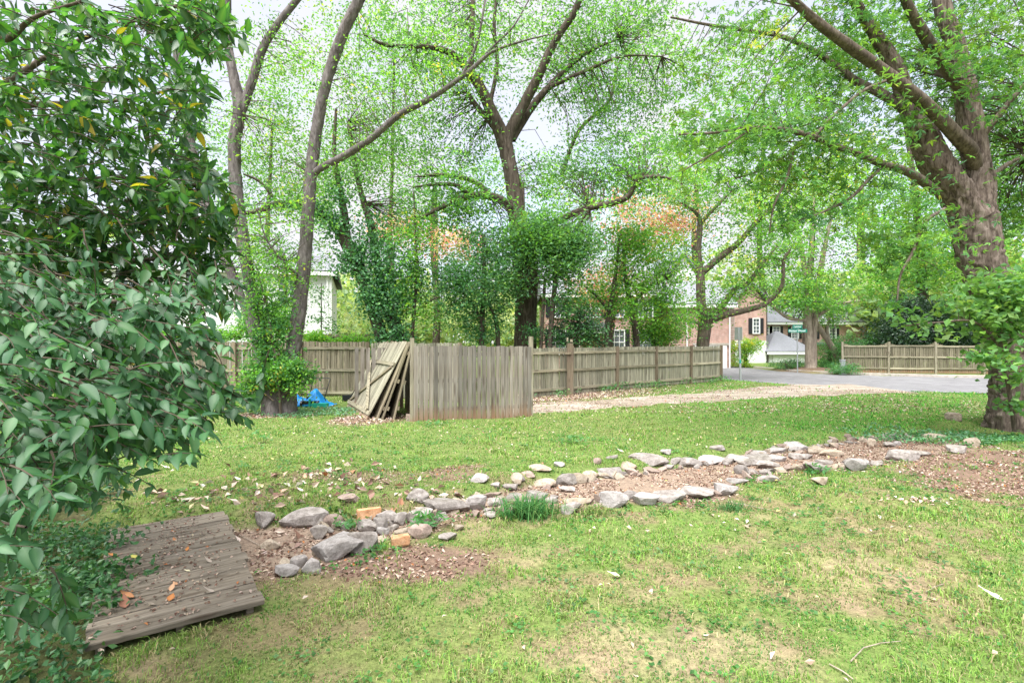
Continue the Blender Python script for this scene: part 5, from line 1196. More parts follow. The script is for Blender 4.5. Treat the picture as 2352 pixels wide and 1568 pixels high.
# ------------------------------------------------------------------ houses
def house(name, label, x0, x1, yf, depth, ez, rz, wall_m, roof_m, ridge='x', hip=0.0, over=.35, wall_kind='plain'):
    root = empty(name, ((x0 + x1) / 2, yf, 0), label, 'house'); w = x1 - x0
    b = MB(); hx = w / 2
    if ridge == 'x':
        b.add([(-hx, 0, -.3), (hx, 0, -.3), (hx, depth, -.3), (-hx, depth, -.3), (-hx, 0, ez), (hx, 0, ez), (hx, depth, ez), (-hx, depth, ez), (-hx, depth / 2, rz if not hip else ez), (hx, depth / 2, rz if not hip else ez)],
              [(0, 1, 5, 4), (2, 3, 7, 6), (1, 2, 6, 9, 5), (3, 0, 4, 8, 7)])
    else:
        b.add([(-hx, 0, -.3), (hx, 0, -.3), (hx, depth, -.3), (-hx, depth, -.3), (-hx, 0, ez), (hx, 0, ez), (hx, depth, ez), (-hx, depth, ez), (0, 0, rz), (0, depth, rz)],
              [(0, 1, 5, 8, 4), (2, 3, 7, 9, 6), (1, 2, 6, 5), (3, 0, 4, 7)])
    b.build('wall', wall_m, root)
    r = MB(); o_ = over; t = .16; zz = ez - .05
    if ridge == 'x':
        hh = hip
        tp = [(-hx - o_, -o_, zz), (hx + o_, -o_, zz), (hx + o_, depth + o_, zz), (-hx - o_, depth + o_, zz), (-hx - o_ + hh, depth / 2, rz + .12), (hx + o_ - hh, depth / 2, rz + .12)]
        fs = [(0, 1, 5, 4), (2, 3, 4, 5), (1, 2, 5), (3, 0, 4)]
    else:
        tp = [(-hx - o_, -o_, zz), (hx + o_, -o_, zz), (hx + o_, depth + o_, zz), (-hx - o_, depth + o_, zz), (0, -o_, rz + .12), (0, depth + o_, rz + .12)]
        fs = [(1, 2, 5, 4), (3, 0, 4, 5)]
    ob = r.add(tp, fs).build('roof', roof_m, root); md = ob.modifiers.new('thick', 'SOLIDIFY'); md.thickness = .14; md.offset = 1
    MB().box((0, -o_ - .02, ez - .1), (w + 2 * o_, .05, .2)).build('fascia', M['trim_white'], root) if ridge == 'x' else None
    return root
def window(root, x, z, w, h, y=-.0, shutters=False, mull=2, rows=2):
    f = MB(); t = .07
    f.box((x - w / 2, y - .05, z), (t, .1, h + t)).box((x + w / 2, y - .05, z), (t, .1, h + t)).box((x, y - .053, z + h / 2), (w - t, .1, t)).box((x, y - .053, z - h / 2), (w - t, .12, t))
    for k in range(1, mull): f.box((x - w / 2 + w * k / mull, y - .034, z), (.035, .05, h - t))
    for k in range(1, rows * 2): f.box((x, y - .031, z - h / 2 + h * k / (rows * 2)), (w - t, .05, .035 if k != rows else .06))
    fr = f.build('window', M['trim_white'], root)
    MB().box((x, y - .012, z), (w - .03, .02, h - .03)).build('pane', M['glass'], fr)
    if shutters:
        for s in (-1, 1): MB().box((x + s * (w / 2 + .2), y - .03, z), (.3, .05, h + .06)).build('shutter', M['shutter'], root)
def siding(root, x0, x1, z0, z1, y=-.0, step=.2):
    k = 0
    me = np_mesh('siding_board', *(lambda b: (np.array(b.v), b.f))(MB().box((0, 0, 0), (x1 - x0, .03, step - .012), Matrix.Rotation(.07, 3, 'X'))), M['paint_white'])
    z = z0 + step / 2
    while z < z1:
        link('siding_board', me, root, ((x0 + x1) / 2, y - .012, z)); z += step
# white house at the left
hw = house('white_house', 'white sided house with a grey roof behind the left fence', -21.5, -9.9, 28.0, 9, 5.55, 7.7, M['paint_white'], M['shingle'], 'x', hip=1.5)
hw.rotation_euler = (0, 0, R(17)); hw.location = (-9.9 - 5.8 * math.cos(R(17)), 28.0 - 5.8 * math.sin(R(17)), 0)
siding(hw, -5.8, 5.8, .1, 5.4, -.005, .21)
for x, z in ((3.7, 4.5), (3.7, 1.7), (-.6, 4.85), (-.6, 1.9), (-3.6, 4.85), (-3.6, 1.9)): window(hw, x, z, 1.1, 1.5, -.03, mull=2, rows=1)
MB().box((5.75, -.06, 2.6), (.18, .1, 5.6)).build('corner_board', M['trim_white'], hw)
MB().box((5.62, -.14, 2.6), (.09, .09, 5.4)).build('downspout', M['trim_white'], hw)
# brick house in the middle
hb = house('brick_house', 'red brick house with a white columned porch behind the fence', 2.3, 9.6, 34.0, 9, 4.9, 7.9, M['brick'], M['shingle'], 'x')
window(hb, 1.0, 1.75, 1.0, 1.6, -.02, True, 3, 2); window(hb, -2.9, 1.75, 1.0, 1.6, -.02, True, 3, 2); window(hb, 2.9, 1.75, 1.0, 1.6, -.02, True, 3, 2)
for x in (-2.9, -.6, 1.0, 2.9): window(hb, x, 4.0, .95, 1.2, -.02, True, 3, 1)
MB().box((-.75, -.03, 1.15), (1.0, .06, 2.1)).build('door', M['door_wood'], hb)
for x in (-1.75, .25):
    MB().tube([(x, -1.3, -.2), (x, -1.3, 2.35)], .13, 12).build('porch_column', M['trim_white'], hb)
MB().box((-.75, -.7, 2.45), (2.6, 1.5, .25)).build('porch_beam', M['trim_white'], hb)
MB().add([(-2.2, -1.55, 2.58), (.7, -1.55, 2.58), (-.75, -1.55, 3.3), (-2.2, .0, 2.58), (.7, .0, 2.58), (-.75, .0, 3.3)], [(0, 1, 2), (0, 2, 5, 3), (1, 4, 5, 2), (0, 3, 4, 1)]).build('porch_roof', M['shingle'], hb)
# brick garage building at the fence end
hg = house('brick_garage', 'red brick garage building with a white door past the fence end', 10.8, 15.0, 35.2, 8, 4.3, 6.2, M['brick'], M['shingle'], 'x')
f = MB().box((.75, -.04, .65), (2.2, .08, 1.76)).build('garage_door', M['paint_white'], hg)
MB().box((.75, -.05, 1.62), (2.5, .1, .14)).build('lintel', M['kerb'], hg)
MB().tube([(2.03, -.1, -.1), (2.03, -.1, 4.1)], .05, 8).build('downspout', M['trim_white'], hg)
MB().tube([(-.9, -.1, -.1), (-.9, -.1, 4.1)], .05, 8).build('downspout', M['trim_white'], hg)
hs = house('slate_house', 'steep slate roofed house behind the forked tree', 12.3, 17.2, 44, 9, 5.2, 9.2, M['paint_white'], M['shingle'], 'y')
window(hs, 0, 4.3, 1.2, 1.5, -.02, False, 3, 1)
hp = house('brick_house', 'pale brick house with an arched shuttered window far down the street', 18.7, 21.35, 43, 8, 5.0, 6.6, M['brick'], M['shingle'], 'y')
window(hp, .45, 3.1, .55, 1.25, -.02, True, 2, 2)
MB().box((0, -.02, .9), (2.62, .05, 1.9)).build('overexposed_base', M['paint_white'], hp)  # white slab added, the washed-out glare on the lower wall put into its colour
hh = house('white_garage', 'small white garage with a grey hipped roof across the street', 21.6, 25.0, 43, 4.2, .92, 2.45, M['paint_white'], M['shingle'], 'x', hip=1.95)
MB().box((-.1, -.05, -.1), (2.6, .06, 1.5)).build('garage_door', M['trim_white'], hh)
hz = house('brick_house', 'distant brick row house with many white windows above the white garage', 24.6, 36, 52, 8, 3.7, 6.2, M['brick'], M['shingle'], 'x')
for x in (-4.6, -3.5, -1.6, .2, 2.2): window(hz, x, 2.7, .7, 1.2, -.02, True, 2, 2)
MB().box((0, -.3, 1.6), (11.2, .5, .25)).build('porch_roof', M['shingle'], hz)
hf = house('white_house', 'far white house with a small gable glimpsed beside the lamp post', 37, 42, 60, 8, 3.0, 5.0, M['paint_white'], M['shingle'], 'y')
window(hf, 0, 2.6, .9, 1.2, -.02, False, 2, 1)
hf2 = house('white_house', 'farthest pale house with a grey roof seen left of the dark evergreen', 46, 56, 70, 9, 3.3, 5.6, M['paint_white'], M['shingle'], 'x')
for x in (-3, -1, 1.2, 3.2): window(hf2, x, 2.0, .9, 1.3, -.02, False, 2, 1)

# ------------------------------------------------------------------ street furniture
def text_obj(name, body, size, loc, parent, m, rot=(R(90), 0, 0)):
    cu = bpy.data.curves.new(name, 'FONT'); cu.body = body; cu.size = size; cu.align_x = 'CENTER'; cu.align_y = 'CENTER'; cu.extrude = .001; cu.offset = .002
    o = bpy.data.objects.new(name, cu); COL.objects.link(o); o.parent = parent; o.location = loc; o.rotation_euler = rot; cu.materials.append(m)
    bpy.context.view_layer.update()
    me = bpy.data.meshes.new_from_object(o.evaluated_get(bpy.context.evaluated_depsgraph_get())); bpy.data.objects.remove(o)
    o = link(name, me, parent, loc); o.rotation_euler = rot; return o
pS = at(1832, 854, 29.8); pS.z = H(pS.x, pS.y)
sg = empty('street_sign', pS, 'street name sign with two green blades on a grey pole', 'street sign')
ztop = at(0, 745, 29.8).z - pS.z
MB().tube([(0, 0, -.2), (-.03, 0, ztop - .02)], .032, 10).build('pole', M['metal'], sg)
z1 = at(0, 759.5, 29.8).z - pS.z; z2 = at(0, 750, 29.8).z - pS.z
bl1 = MB().box((-.02, -.045, z1), (1.1, .012, .2)).build('sign_blade', M['sign_green'], sg)
text_obj('lettering', 'Gaston Wood', .165, (-.06, -.0535, z1), bl1, M['sign_white'])
bl2 = MB().box((-.03, -.04, z2), (.56, .012, .21), Matrix.Rotation(.0, 3, 'Z')).build('sign_blade', M['sign_green'], sg)
text_obj('lettering', 'Lassiter', .14, (-.03, -.0485, z2), bl2, M['sign_white'])
pP = at(1702, 874, 23.6); pP.z = H(pP.x, pP.y)
sp = empty('road_sign', pP, 'plain grey sign post seen from behind at the end of the fence', 'sign post')
zt = at(0, 752, 23.6).z - pP.z
MB().box((-.045, 0, zt / 2 - .1), (.075, .012, zt + .2), Matrix.Rotation(-.035, 3, 'Y')).box((-.08, .025, zt / 2 - .1), (.012, .05, zt + .2), Matrix.Rotation(-.035, 3, 'Y')).box((-.01, .025, zt / 2 - .1), (.012, .05, zt + .2), Matrix.Rotation(-.035, 3, 'Y')).build('post', M['metal'], sp)
MB().box((-.09, .06, zt - .28), (.012, .5, .6), Matrix.Rotation(.28, 3, 'Z')).build('sign_plate', M['metal'], sp)
MB().box((-.04, -.02, zt * .36), (.08, .012, .16)).build('marker_plate', M['teal'], sp)
pL = at(1916, 842, 35.5); pL.z = 0
lp = empty('lamp_post', pL, 'slim black lamp post beside the leaning brown trunk', 'lamp post')
zl = at(0, 705, 35.5).z
MB().tube([(0, 0, -.1), (-.05, 0, zl * .5), (-.12, 0, zl)], [.075, .055, .05], 10).build('pole', M['black_metal'], lp)
MB().tube([(-.12, 0, zl), (-.12, 0, zl + .12), (-.12, 0, zl + .45), (-.12, 0, zl + .55)], [.1, .14, .2, .03], 8).build('lantern', M['black_metal'], lp)
pU = at(1935, 838, 27.9); pU.z = 0
ub = empty('utility_box', pU, 'small grey utility pedestal against the fence corner post', 'utility box')
MB().add([(-.14, -.1, 0), (.14, -.1, 0), (.14, .1, 0), (-.14, .1, 0), (-.10, -.08, .75), (.10, -.08, .75), (.10, .08, .75), (-.10, .08, .75)], BOXF).build('cabinet', M['metal'], ub)
MB().box((0, 0, .79), (.23, .19, .06)).build('cap', M['metal'], ub)
# power line
wp = [at(1500, 600, 26), at(1620, 603, 25), at(1770, 596, 24), at(1921, 585, 23), at(2050, 570, 22), at(2200, 556, 21), at(2420, 535, 20)]
Q, _ = catmull([(q, .01) for q in wp], 5)
tag(MB().tube([Vector(q) for q in Q], .011, 5).build('power_line', M['black_metal']), 'thin overhead power line crossing in front of the trees at right', 'power line')

# ------------------------------------------------------------------ ground stuff: grass, weeds, litter
def scatter(n, x0, x1, y0, y1, rng, fan=True):
    """random ground points, denser where the ground is nearer"""
    y = y0 + (y1 - y0) * rng.random(n)
    x = rng.uniform(x0, x1, n)
    return x, y
def blades(x, y, hgt, wid, cols, rng, lean=.5):
    n = len(x); z = height(x, y) - .004; a = rng.uniform(0, 2 * math.pi, n); d = np.stack([np.cos(a), np.sin(a), np.zeros(n)], 1)
    s = np.stack([-np.sin(a), np.cos(a), np.zeros(n)], 1)
    h = hgt * rng.uniform(.5, 1.3, n); ln = lean * rng.uniform(.2, 1.6, n); w = wid * rng.uniform(.7, 1.3, n)
    P = np.stack([x, y, z], 1); v = np.empty((n, 5, 3)); Z = np.array((0, 0, 1.0))
    v[:, 0] = P - s * w[:, None] / 2; v[:, 1] = P + s * w[:, None] / 2
    m = P + Z * (h * .6)[:, None] + d * (h * ln * .35)[:, None]
    v[:, 2] = m + s * w[:, None] * .4; v[:, 3] = m - s * w[:, None] * .4
    v[:, 4] = P + Z * (h * np.maximum(.95 - ln * .35, .25))[:, None] + d * (h * ln)[:, None]
    b = np.arange(n)[:, None] * 5
    F = np.concatenate([b + np.array(q) for q in ([0, 1, 2], [0, 2, 3], [3, 2, 4])], 1).reshape(-1, 3)
    return v.reshape(-1, 3), F, np.repeat(cols, 5, 0)
rng = np.random.default_rng(99)
xs, ys, hs, ws = [], [], [], []
FL = np.array([(-16, 16.2), (-5, 16.2), (.4, 12.4), (4, 14.3), (9, 16.8), (13, 18.3), (17, 17.7), (40, 16.5)])
for (a, b, dens, hh_, ww_) in ((1.55, 3.2, 6500, .034, .0056), (3.2, 5.2, 4600, .036, .0072), (5.2, 8, 2500, .038, .0098), (8, 12, 1000, .042, .014), (12, 19, 300, .045, .022), (19, 27, 60, .05, .04)):
    x0, x1 = -b * 1.06 - .4, b * 1.06 + .4; n = int((x1 - x0) * (b - a) * dens)
    x = rng.uniform(x0, x1, n); y = rng.uniform(a, b, n); k = np.abs(x) < y * 1.07 + .5
    x, y = x[k], y[k]; s1, l1, b1, d1, c1 = zones(x, y)
    pr = (1 - .97 * s1) * (1 - .9 * l1) * (1 - .75 * b1) * (1 - .35 * d1) * (1 - .95 * c1)
    clump = np.where(y < 6.5, sstep(.34, .56, fbm(x, y, .12, 60)) * .85 + .18, sstep(.3, .6, fbm(x, y, .16, 60)) * .7 + .4)
    pr = pr * clump
    pr[in_poly(x, y, STREET)] = 0
    drv = (y > np.interp(x, DLO[:, 0], DLO[:, 1]) + (fbm(x, y, .4, 71) - .5) * .9) & (y < np.interp(x, DUP[:, 0], DUP[:, 1]) + (fbm(x, y, .4, 72) - .5) * .9) & (x > .0) & (x < 14.4)
    pr[drv] *= .10 * (a > 11)
    pr[in_poly(x, y, PLAT2)] = 0
    pr[(y > 11.3) & (x < .6) & (x > -2.4) & (y > 11.5 + (x + 2.3) * .33)] = 0
    k = rng.random(len(x)) < pr; xs.append(x[k]); ys.append(y[k]); hs.append(np.full(k.sum(), hh_)); ws.append(np.full(k.sum(), ww_))
x = np.concatenate(xs); y = np.concatenate(ys); hh_ = np.concatenate(hs); ww_ = np.concatenate(ws)
n = len(x); s1, l1, b1, d1, c1 = zones(x, y)
tone = fbm(x, y, .5, 80); tone2 = fbm(x, y, 1.7, 84)
gA, gB, gC, gD = np.array((.12, .27, .045)), np.array((.205, .35, .07)), np.array((.36, .33, .17)), np.array((.075, .22, .06))
wd = np.clip(d1 * .35 + ((fbm(x, y, .3, 88) - .5) * .9 + (vnoise(x, y, .07, 89) - .5) * .9) * (y < 6.5) + (tone2 - .6) * .5 + rng.normal(0, .2, n), 0, 1)[:, None]
lush = (sstep(2.5, 7, x) * (y > yU(x)))[:, None]
cols = gA * (1 - sstep(.35, .6, tone)[:, None]) + gB * sstep(.35, .6, tone)[:, None]
cols = np.where((rng.random(n) < .18)[:, None], gD, cols)
cols = cols * (1 - lush) + cols * np.array((.66, 1.08, .8)) * lush
cols = cols * (1 - wd * (1 - .7 * lush)) + gC * wd * (1 - .7 * lush)
dead = (rng.random(n) < .16 * (1 - .6 * lush[:, 0]))[:, None]; cols = np.where(dead, np.array((.42, .35, .20)), cols)
cols = cols * rng.uniform(.65, 1.3, (n, 1)) * (1 + .5 * (fbm(x, y, .22, 87)[:, None] - .5))
hh_ = hh_ * (.7 + .9 * sstep(.45, .75, tone)) * np.where(rng.random(n) < .06, 1.7, 1.0)
V, F, C = blades(x, y, hh_, ww_, cols, rng, .75)
tag(link('grass', np_mesh('grass', V, F, M['blade'], C)), 'patchy lawn grass with dry and bright green spots', 'grass', kind='stuff')
NGRASS = n

# broad leaved weeds and clover in the lawn
def disc_leaves(P, L, rng, up=2.2, aspect=.8): return leaf_quads(P, L, rng, up, aspect, .06, 0)
n = 3400; cx = rng.uniform(-6, 9, n); cy = 1.7 + 9 * rng.random(n) ** 1.4
k = (np.abs(cx) < cy * 1.05 + .3); cx, cy = cx[k], cy[k]; s1, l1, b1, d1, c1 = zones(cx, cy); k = (rng.random(len(cx)) > np.maximum(s1, c1)) & ~in_poly(cx, cy, PLAT2) & (fbm(cx, cy, .9, 91) > .46)
cx, cy = cx[k], cy[k]; m_ = rng.poisson(5, len(cx)) + 2; gid = np.repeat(np.arange(len(cx)), m_)
wx = cx[gid] + rng.normal(0, .05, len(gid)); wy = cy[gid] + rng.normal(0, .05, len(gid)); wz = height(wx, wy) + rng.uniform(.012, .04, len(gid))
k = ~in_poly(wx, wy, PLAT2); wx, wy, wz, gid = wx[k], wy[k], wz[k], gid[k]
P = np.stack([wx, wy, wz], 1); V, F = disc_leaves(P, .019 + .0035 * wy.clip(0, 6), rng)
C = np.repeat(palette_cols(len(P), [(3, (.07, .20, .05)), (2, (.10, .25, .07)), (1, (.12, .23, .10)), (1, (.05, .15, .04))], rng, gid), 4, 0)
tag(link('weeds', np_mesh('weeds', V, F, M['leaf'], C)), 'small bright green clover and weeds dotted through the lawn', 'weeds', kind='stuff')

# ground cover of dark creeping leaves, lower left, and ivy by the big tree
def ground_cover(name, label, regs, pal, size, seed, hmax=.12, mt='gloss_leaf', excl=True):
    rng = np.random.default_rng(seed); P = []
    for x0, x1, y0, y1, n, mask in regs:
        x = rng.uniform(x0, x1, n); y = rng.uniform(y0, y1, n); k = rng.random(n) < mask(x, y)
        if excl: k &= ~in_poly(x, y, PLAT2)
        x, y = x[k], y[k]; z = height(x, y) + hmax * rng.random(len(x)) ** .8 * (.35 + fbm(x, y, .3, 50)); P.append(np.stack([x, y, z], 1))
    P = np.vstack(P); V, F = leaf_quads(P, size, rng, 1.1, .6, .1, .1)
    gid = (np.floor(P[:, 0] / .12).astype(int) * 7919 + np.floor(P[:, 1] / .12).astype(int) * 104729) % 997
    return tag(link(name, np_mesh(name, V, F, M[mt], np.repeat(palette_cols(len(P), pal, rng, gid), 4, 0))), label, 'ground cover', kind='stuff')
gcm = lambda x, y: zones(x, y)[4] * (fbm(x, y, .35, 52) > .36)
ground_cover('ground_cover', 'dark green creeping ground cover round the platform and under the shrub', [(-6.5, -1.2, 1.4, 7.0, 42000, gcm)], [(3, (.035, .11, .04)), (3, (.05, .14, .05)), (1.5, (.08, .18, .06)), (.5, (.02, .06, .025))], .05, 301, .16)
def edge_cover():
    rng = np.random.default_rng(333); P = []
    for u, v, n in ((235, 1300, 130), (222, 1345, 170), (212, 1390, 170), (200, 1440, 90), (262, 1345, 70), (262, 1262, 40)):
        p = G(u, v); q = rng.normal(size=(n, 3)) * np.array((.13, .10, .05)); q[:, 2] = np.abs(q[:, 2]); P.append(q + np.array((p.x, p.y, top + .01)))
    P = np.vstack(P); V, F = leaf_quads(P, .055, rng, 1.1, .6, .1, .1)
    tag(link('ground_cover', np_mesh('ground_cover', V, F, M['gloss_leaf'], np.repeat(palette_cols(len(P), [(3, (.035, .11, .04)), (3, (.05, .14, .05)), (1.5, (.08, .18, .06))], rng), 4, 0))), 'trailing dark green sprigs spilling over the left edge of the platform', 'ground cover', kind='stuff')
edge_cover()
def ivm(x, y):
    a = 1 - sstep(.6, 1.1, np.hypot((x - 8.9) / 2.3, (y - 10.0) / .75) + (fbm(x, y, .5, 55) - .5) * 1.1)
    return a * .9
ground_cover('ivy_patch', 'grey green ivy and periwinkle spreading at the foot of the big tree', [(5.5, 13, 8.2, 12, 22000, ivm)], BLU + DRK + [(2, (.14, .20, .12))], .06, 302, .14)
def shm(x, y): return (1 - sstep(.5, 1.1, np.hypot((x + 4.9) / 1.5, (y - 12.9) / .9) + (fbm(x, y, .5, 56) - .5) * 1.0)) * .8
ground_cover('ground_ivy', 'silvery ground ivy in front of the blue tarp and leaning panels', [(-7, -3, 11.5, 14.3, 6000, shm)], BLU + [(2, (.16, .21, .14))], .065, 303, .1)
ground_cover('fence_weeds', 'weeds growing along the foot of the middle fence', [(.4, 9.8, 15.5, 23.5, 30000, lambda x, y: (np.abs(y - np.interp(x, [.45, 2, 9.45], [16.3, 17.6, 23.25]) + .35) < .3) * (fbm(x, y, .6, 58) > .55) * .8)], DRK + GRN, .07, 304, .3)

# leaf litter
def litter(name, label, n, regs_fn, box, size, pal, seed, lift=.012, up=1.6):
    rng = np.random.default_rng(seed); x = rng.uniform(box[0], box[1], n); y = rng.uniform(box[2], box[3], n)
    k = (rng.random(n) < regs_fn(x, y)) & ~in_poly(x, y, PLAT2); x, y = x[k], y[k]
    z = height(x, y) + rng.uniform(.002, lift, len(x)); P = np.stack([x, y, z], 1)
    V, F = leaf_quads(P, np.full(len(P), size), rng, up, .55, .18, 0)
    return tag(link(name, np_mesh(name, V, F, M['litter'], np.repeat(palette_cols(len(P), pal, rng), 4, 0))), label, 'fallen leaves', kind='stuff')
BRN = [(3, (.19, .115, .085)), (3, (.29, .195, .15)), (2.5, (.44, .34, .28)), (1.2, (.12, .065, .045)), (1, (.48, .38, .30)), (.3, (.40, .16, .06))]
PLE = [(3, (.52, .44, .36)), (3, (.60, .53, .46)), (2, (.45, .33, .25)), (1, (.36, .2, .12)), (1.5, (.55, .5, .28))]
litter('leaf_litter', 'brown leaf litter and bark scraps over the dirt bed', 70000, lambda x, y: np.maximum(zones(x, y)[1], zones(x, y)[0] * .5) * (fbm(x, y, .4, 62) > .38), (-3.2, 10.5, 3.2, 10), .038, BRN, 401)
litter('leaf_litter', 'fallen leaves lying along the back fence and round the shed', 60000, lambda x, y: zones(x, y)[1] * .8, (-7, 10, 11, 23.5), .075, BRN + PLE, 402, .02)
litter('lawn_leaves', 'pale dry leaves scattered over the whole lawn', 6500, lambda x, y: (np.abs(x) < y * 1.05) * (.25 + .75 * (fbm(x, y, .8, 64) > .5)) * ~in_poly(x, y, STREET) * (1 - .7 * (y < 5)), (-8, 18, 2, 19), .05, PLE + [(2, (.5, .46, .18))], 403, .04)
litter('drive_leaves', 'leaves blown over the gravel drive and road edge', 16000, lambda x, y: .5 * (fbm(x, y, .7, 66) > .46), (.3, 14, 12.8, 22), .06, BRN + PLE, 404, .03)
litter('shrub_leaves', 'long dry leaves fallen on the grass behind the platform', 1500, lambda x, y: (1 - sstep(.4, 1.2, np.hypot((x + 2.5) / 1.8, (y - 6.2) / 1.3) + (fbm(x, y, .5, 68) - .5) * 1.4)) * .45, (-5.2, .2, 4.8, 8.2), .115, PLE + BRN, 405, .04)
litter('wood_chips', 'pale wood chips heaped on the dirt at the right', 700, lambda x, y: np.exp(-(((x - 4.75) / .32) ** 2 + ((y - 5.95) / .1) ** 2)), (4, 5.6, 5.6, 6.3), .06, [(3, (.6, .48, .40)), (1, (.45, .3, .22))], 406, .03)

# single fallen leaves that stand out
def fallen(u, v, L, W, col, rz, label, curl=.25, dz=0.0, on_plat=False, tilt=.1):
    if on_plat:
        Y = FOC * (EYE - top - .004) / (v - 784); p = Vector(((u - 1176) / FOC * Y, Y, top + .006))
    else: p = G(u, v); p.z += .025
    v_, f_, c_ = leaf_blade(L, W, -curl, int(u), col, tuple(min(1, a * 1.25) for a in col), wave=.03)
    v_[:, 1] -= L / 2; v_[:, 2] -= v_[:, 2].min()
    me = np_mesh('fallen_leaf', v_, f_, M['litter'], c_, True); o = link('fallen_leaf', me, None, p); o.rotation_euler = (tilt * .3, tilt * .3, rz)
    return tag(o, label, 'fallen leaf', 'large leaves lying about the platform and lawn')
for a in [(258, 1276, .10, .045, (.50, .22, .08), 1.4, 'orange brown leaf beside the yellow leaf on the platform', .15, 0, True), (306, 1279, .085, .05, (.50, .46, .12), .9, 'yellow leaf lying flat on the far half of the platform', .05, 0, True),
          (430, 1262, .06, .03, (.40, .17, .06), .3, 'small rust leaf near the far right of the platform', .3, 0, True), (395, 1352, .07, .035, (.55, .33, .20), .2, 'curled tan leaf at the middle of the platform', .5, 0, True), (402, 1342, .05, .03, (.45, .25, .14), 1.2, 'brown scrap touching the curled tan leaf', .4, 0, True),
          (430, 1311, .06, .022, (.62, .56, .38), 1.3, 'pale cream leaf right of the platform middle', .1, 0, True), (478, 1290, .075, .034, (.36, .30, .25), 1.4, 'pale grey curled leaf on the right half of the platform', .6, 0, True), (480, 1360, .075, .036, (.38, .32, .27), 1.8, 'pale grey curled leaf near the right edge of the platform', .6, 0, True),
          (393, 1375, .06, .05, (.45, .19, .07), .1, 'rust orange leaf on the near half of the platform', .4, 0, True), (290, 1372, .12, .05, (.42, .20, .10), 1.5, 'large rust leaf near the shrub side of the platform', .45, 0, True), (285, 1390, .10, .06, (.25, .12, .08), .7, 'dark curled leaf below the large rust leaf on the platform', .6, 0, True),
          (345, 1390, .07, .03, (.3, .25, .2), 1.9, 'small dull brown leaf near the front planks', .5, 0, True), (400, 1240, .05, .03, (.42, .2, .1), .9, 'small rust scrap near the back of the platform', .4, 0, True),
          (535, 1184, .13, .05, (.58, .5, .42), 1.6, 'pale dry leaf on the grass just behind the platform corner', .3), (545, 1105, .11, .05, (.62, .56, .5), 1.2, 'white leaf on the lawn well behind the platform', .3), (380, 1078, .14, .05, (.58, .5, .44), 1.5, 'long pale leaf on the lawn near the shrub', .3), (690, 1131, .13, .05, (.6, .54, .48), 1.0, 'long white leaf on the lawn behind the stones', .2),
          (700, 1100, .11, .05, (.5, .28, .18), .4, 'brown leaf on the lawn behind the stones', .4), (1409, 1328, .10, .05, (.6, .52, .38), 1.4, 'cream leaf alone in the near lawn', .3), (2275, 1375, .14, .06, (.62, .58, .46), .5, 'large white leaf on the grass at the right edge', .3), (1425, 1040, .12, .06, (.55, .48, .42), .9, 'tan leaf lying on the upper lawn', .3),
          (470, 1172, .12, .05, (.52, .4, .32), 1.2, 'tan leaf behind the far edge of the platform', .3), (245, 1345, .09, .045, (.48, .3, .2), .9, 'tan leaf among the ground cover left of the platform', .3)]:
    fallen(*a[:6], a[6], *(a[7:]))
# small crumbs on the platform
rng = np.random.default_rng(55); n = 620
a_, b__ = rng.random(n), rng.random(n); t_ = rng.random(n) < .55
px_ = np.where(t_, rng.normal(.5, .18, n), a_).clip(.03, .97); py_ = np.where(t_, rng.normal(.5, .25, n), b__).clip(.03, .97)
P = np.array([(N0 + ex * (PW * q + shear * PL * r) + eyv * (PL * r))[:] for q, r in zip(px_, py_)]); P[:, 2] = top + rng.uniform(.004, .010, n)
V, F = leaf_quads(P, .028, rng, 2.0, .6, .2, 0)
tag(link('leaf_crumbs', np_mesh('leaf_crumbs', V, F, M['litter'], np.repeat(palette_cols(n, BRN, rng), 4, 0))), 'crumbled brown leaf bits strewn over the platform', 'leaf crumbs', kind='stuff')

# grass clump and leafy weeds by the stones
def tuft(name, label, u, v, n, h, w, pal, seed, spread=.12, lean=1.2, cat='grass clump'):
    rng = np.random.default_rng(seed); p = G(u, v); x = p.x + rng.normal(0, spread, n); y = p.y + rng.normal(0, spread * .6, n)
    V, F, C = blades(x, y, np.full(n, h), np.full(n, w), palette_cols(n, pal, rng), rng, lean)
    o = link(name, np_mesh(name, V - np.array((p.x, p.y, p.z)), F, M['blade'], C), None, p); return tag(o, label, cat)
tuft('grass_clump', 'dark green grass clump arching between the two stone rows', 1215, 1185, 420, .24, .010, [(3, (.05, .17, .05)), (2, (.08, .22, .06)), (1, (.14, .24, .07))], 501, .14, 1.0)
tuft('grass_clump', 'small yellowing grass tuft at the lower right of the clump', 1360, 1180, 110, .13, .008, [(3, (.14, .22, .06)), (1, (.3, .3, .12))], 502, .08)
tuft('grass_clump', 'grass tuft on the dirt bed edge below the pale stones', 1685, 1170, 120, .12, .008, [(3, (.06, .16, .05))], 503, .09)
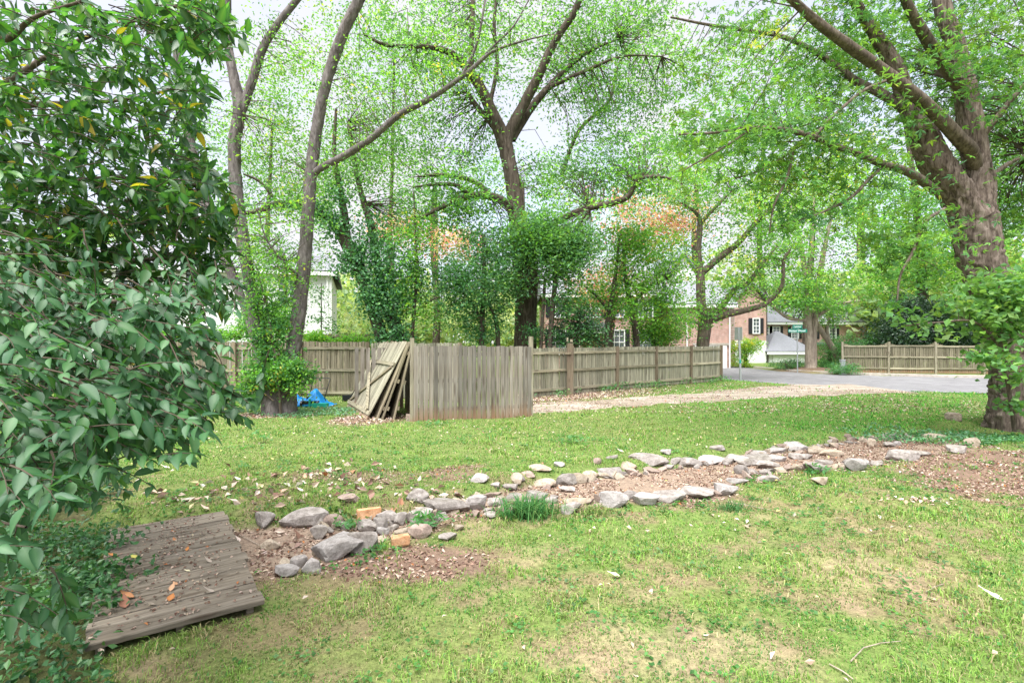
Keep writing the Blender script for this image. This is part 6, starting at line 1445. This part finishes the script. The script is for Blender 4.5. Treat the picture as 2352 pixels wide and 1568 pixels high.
def weed(label, u, v, n, size, seed, h=.16, spread=.10, pal=None):
    rng = np.random.default_rng(seed); p = G(u, v); root = empty('weed', p, label, 'weed')
    P = rng.normal(size=(n, 3)) * np.array((spread, spread * .6, h * .3)); P[:, 2] = np.abs(P[:, 2]) + h * .35
    V, F = leaf_lobed(P, size, rng, 1.3); b = MB()
    link('leaves', np_mesh('leaves', V, F, M['leaf'], np.repeat(palette_cols(n, pal or [(3, (.09, .25, .09)), (2, (.12, .30, .12))], rng), 12, 0)), root, kind='stuff')
    for q in P[::3]: b.tube([(q[0] * .2, q[1] * .2, -.01), tuple(q)], [.003, .0015], 4)
    b.build('stems', M['twig'], root, kind='stuff')
weed('bright green lobed weed growing over the stones right of the clay brick', 985, 1215, 34, .11, 511)
weed('bright green weed sprouting beside the orange clay brick', 805, 1215, 20, .10, 512, .14, .08)
weed('small weed at the front of the wedge shaped rock', 835, 1268, 12, .06, 513, .08, .05)
weed('leafy weed between the stones of the upper row at the right', 1870, 1092, 22, .1, 514, .14, .1)
weed('tall weed standing alone in the upper lawn near the shed', 602, 1018, 18, .1, 515, .2, .09)
weed('weed patch in the upper lawn in front of the plank panel', 1000, 975, 26, .09, 516, .1, .2)
weed('green weed in the middle of the upper lawn', 1315, 1018, 18, .1, 517, .14, .14)
weed('leafy seedling in the leaf litter near the round dark stone', 880, 1275, 14, .07, 518, .09, .09)

# dry sticks on the near lawn
for k, (pts, lab) in enumerate([([(2712, 1738), (2740, 1724), (2770, 1712)], 'straight pale stick on the lawn at the right'), ([(2492, 1942), (2530, 1905), (2580, 1888), (2640, 1885)], 'long bent twig on the near lawn at the lower right'), ([(2430, 1950), (2470, 1975), (2500, 1995)], 'dark twig at the bottom edge of the lawn'), ([(690, 1565), (720, 1580), (760, 1600)], 'brown twig on the dirt beside the platform'), ([(2130, 1472), (2180, 1482), (2260, 1497)], 'thin twig lying along the edge of the dirt bed')]):
    q = [G(a * K, b * K) + Vector((0, 0, .012 + .006 * (i_ % 2))) for i_, (a, b) in enumerate(pts)]; o_ = q[0].copy()
    tag(MB().tube([p_ - o_ for p_ in q], [.004, .0035, .003, .002][:len(q)] , 6).build('stick', M['bark_pale'], None, o_), lab, 'stick')
print('grass blades', NGRASS, 'tris', sum(len(o.data.polygons) for o in bpy.data.objects if o.type == 'MESH'))
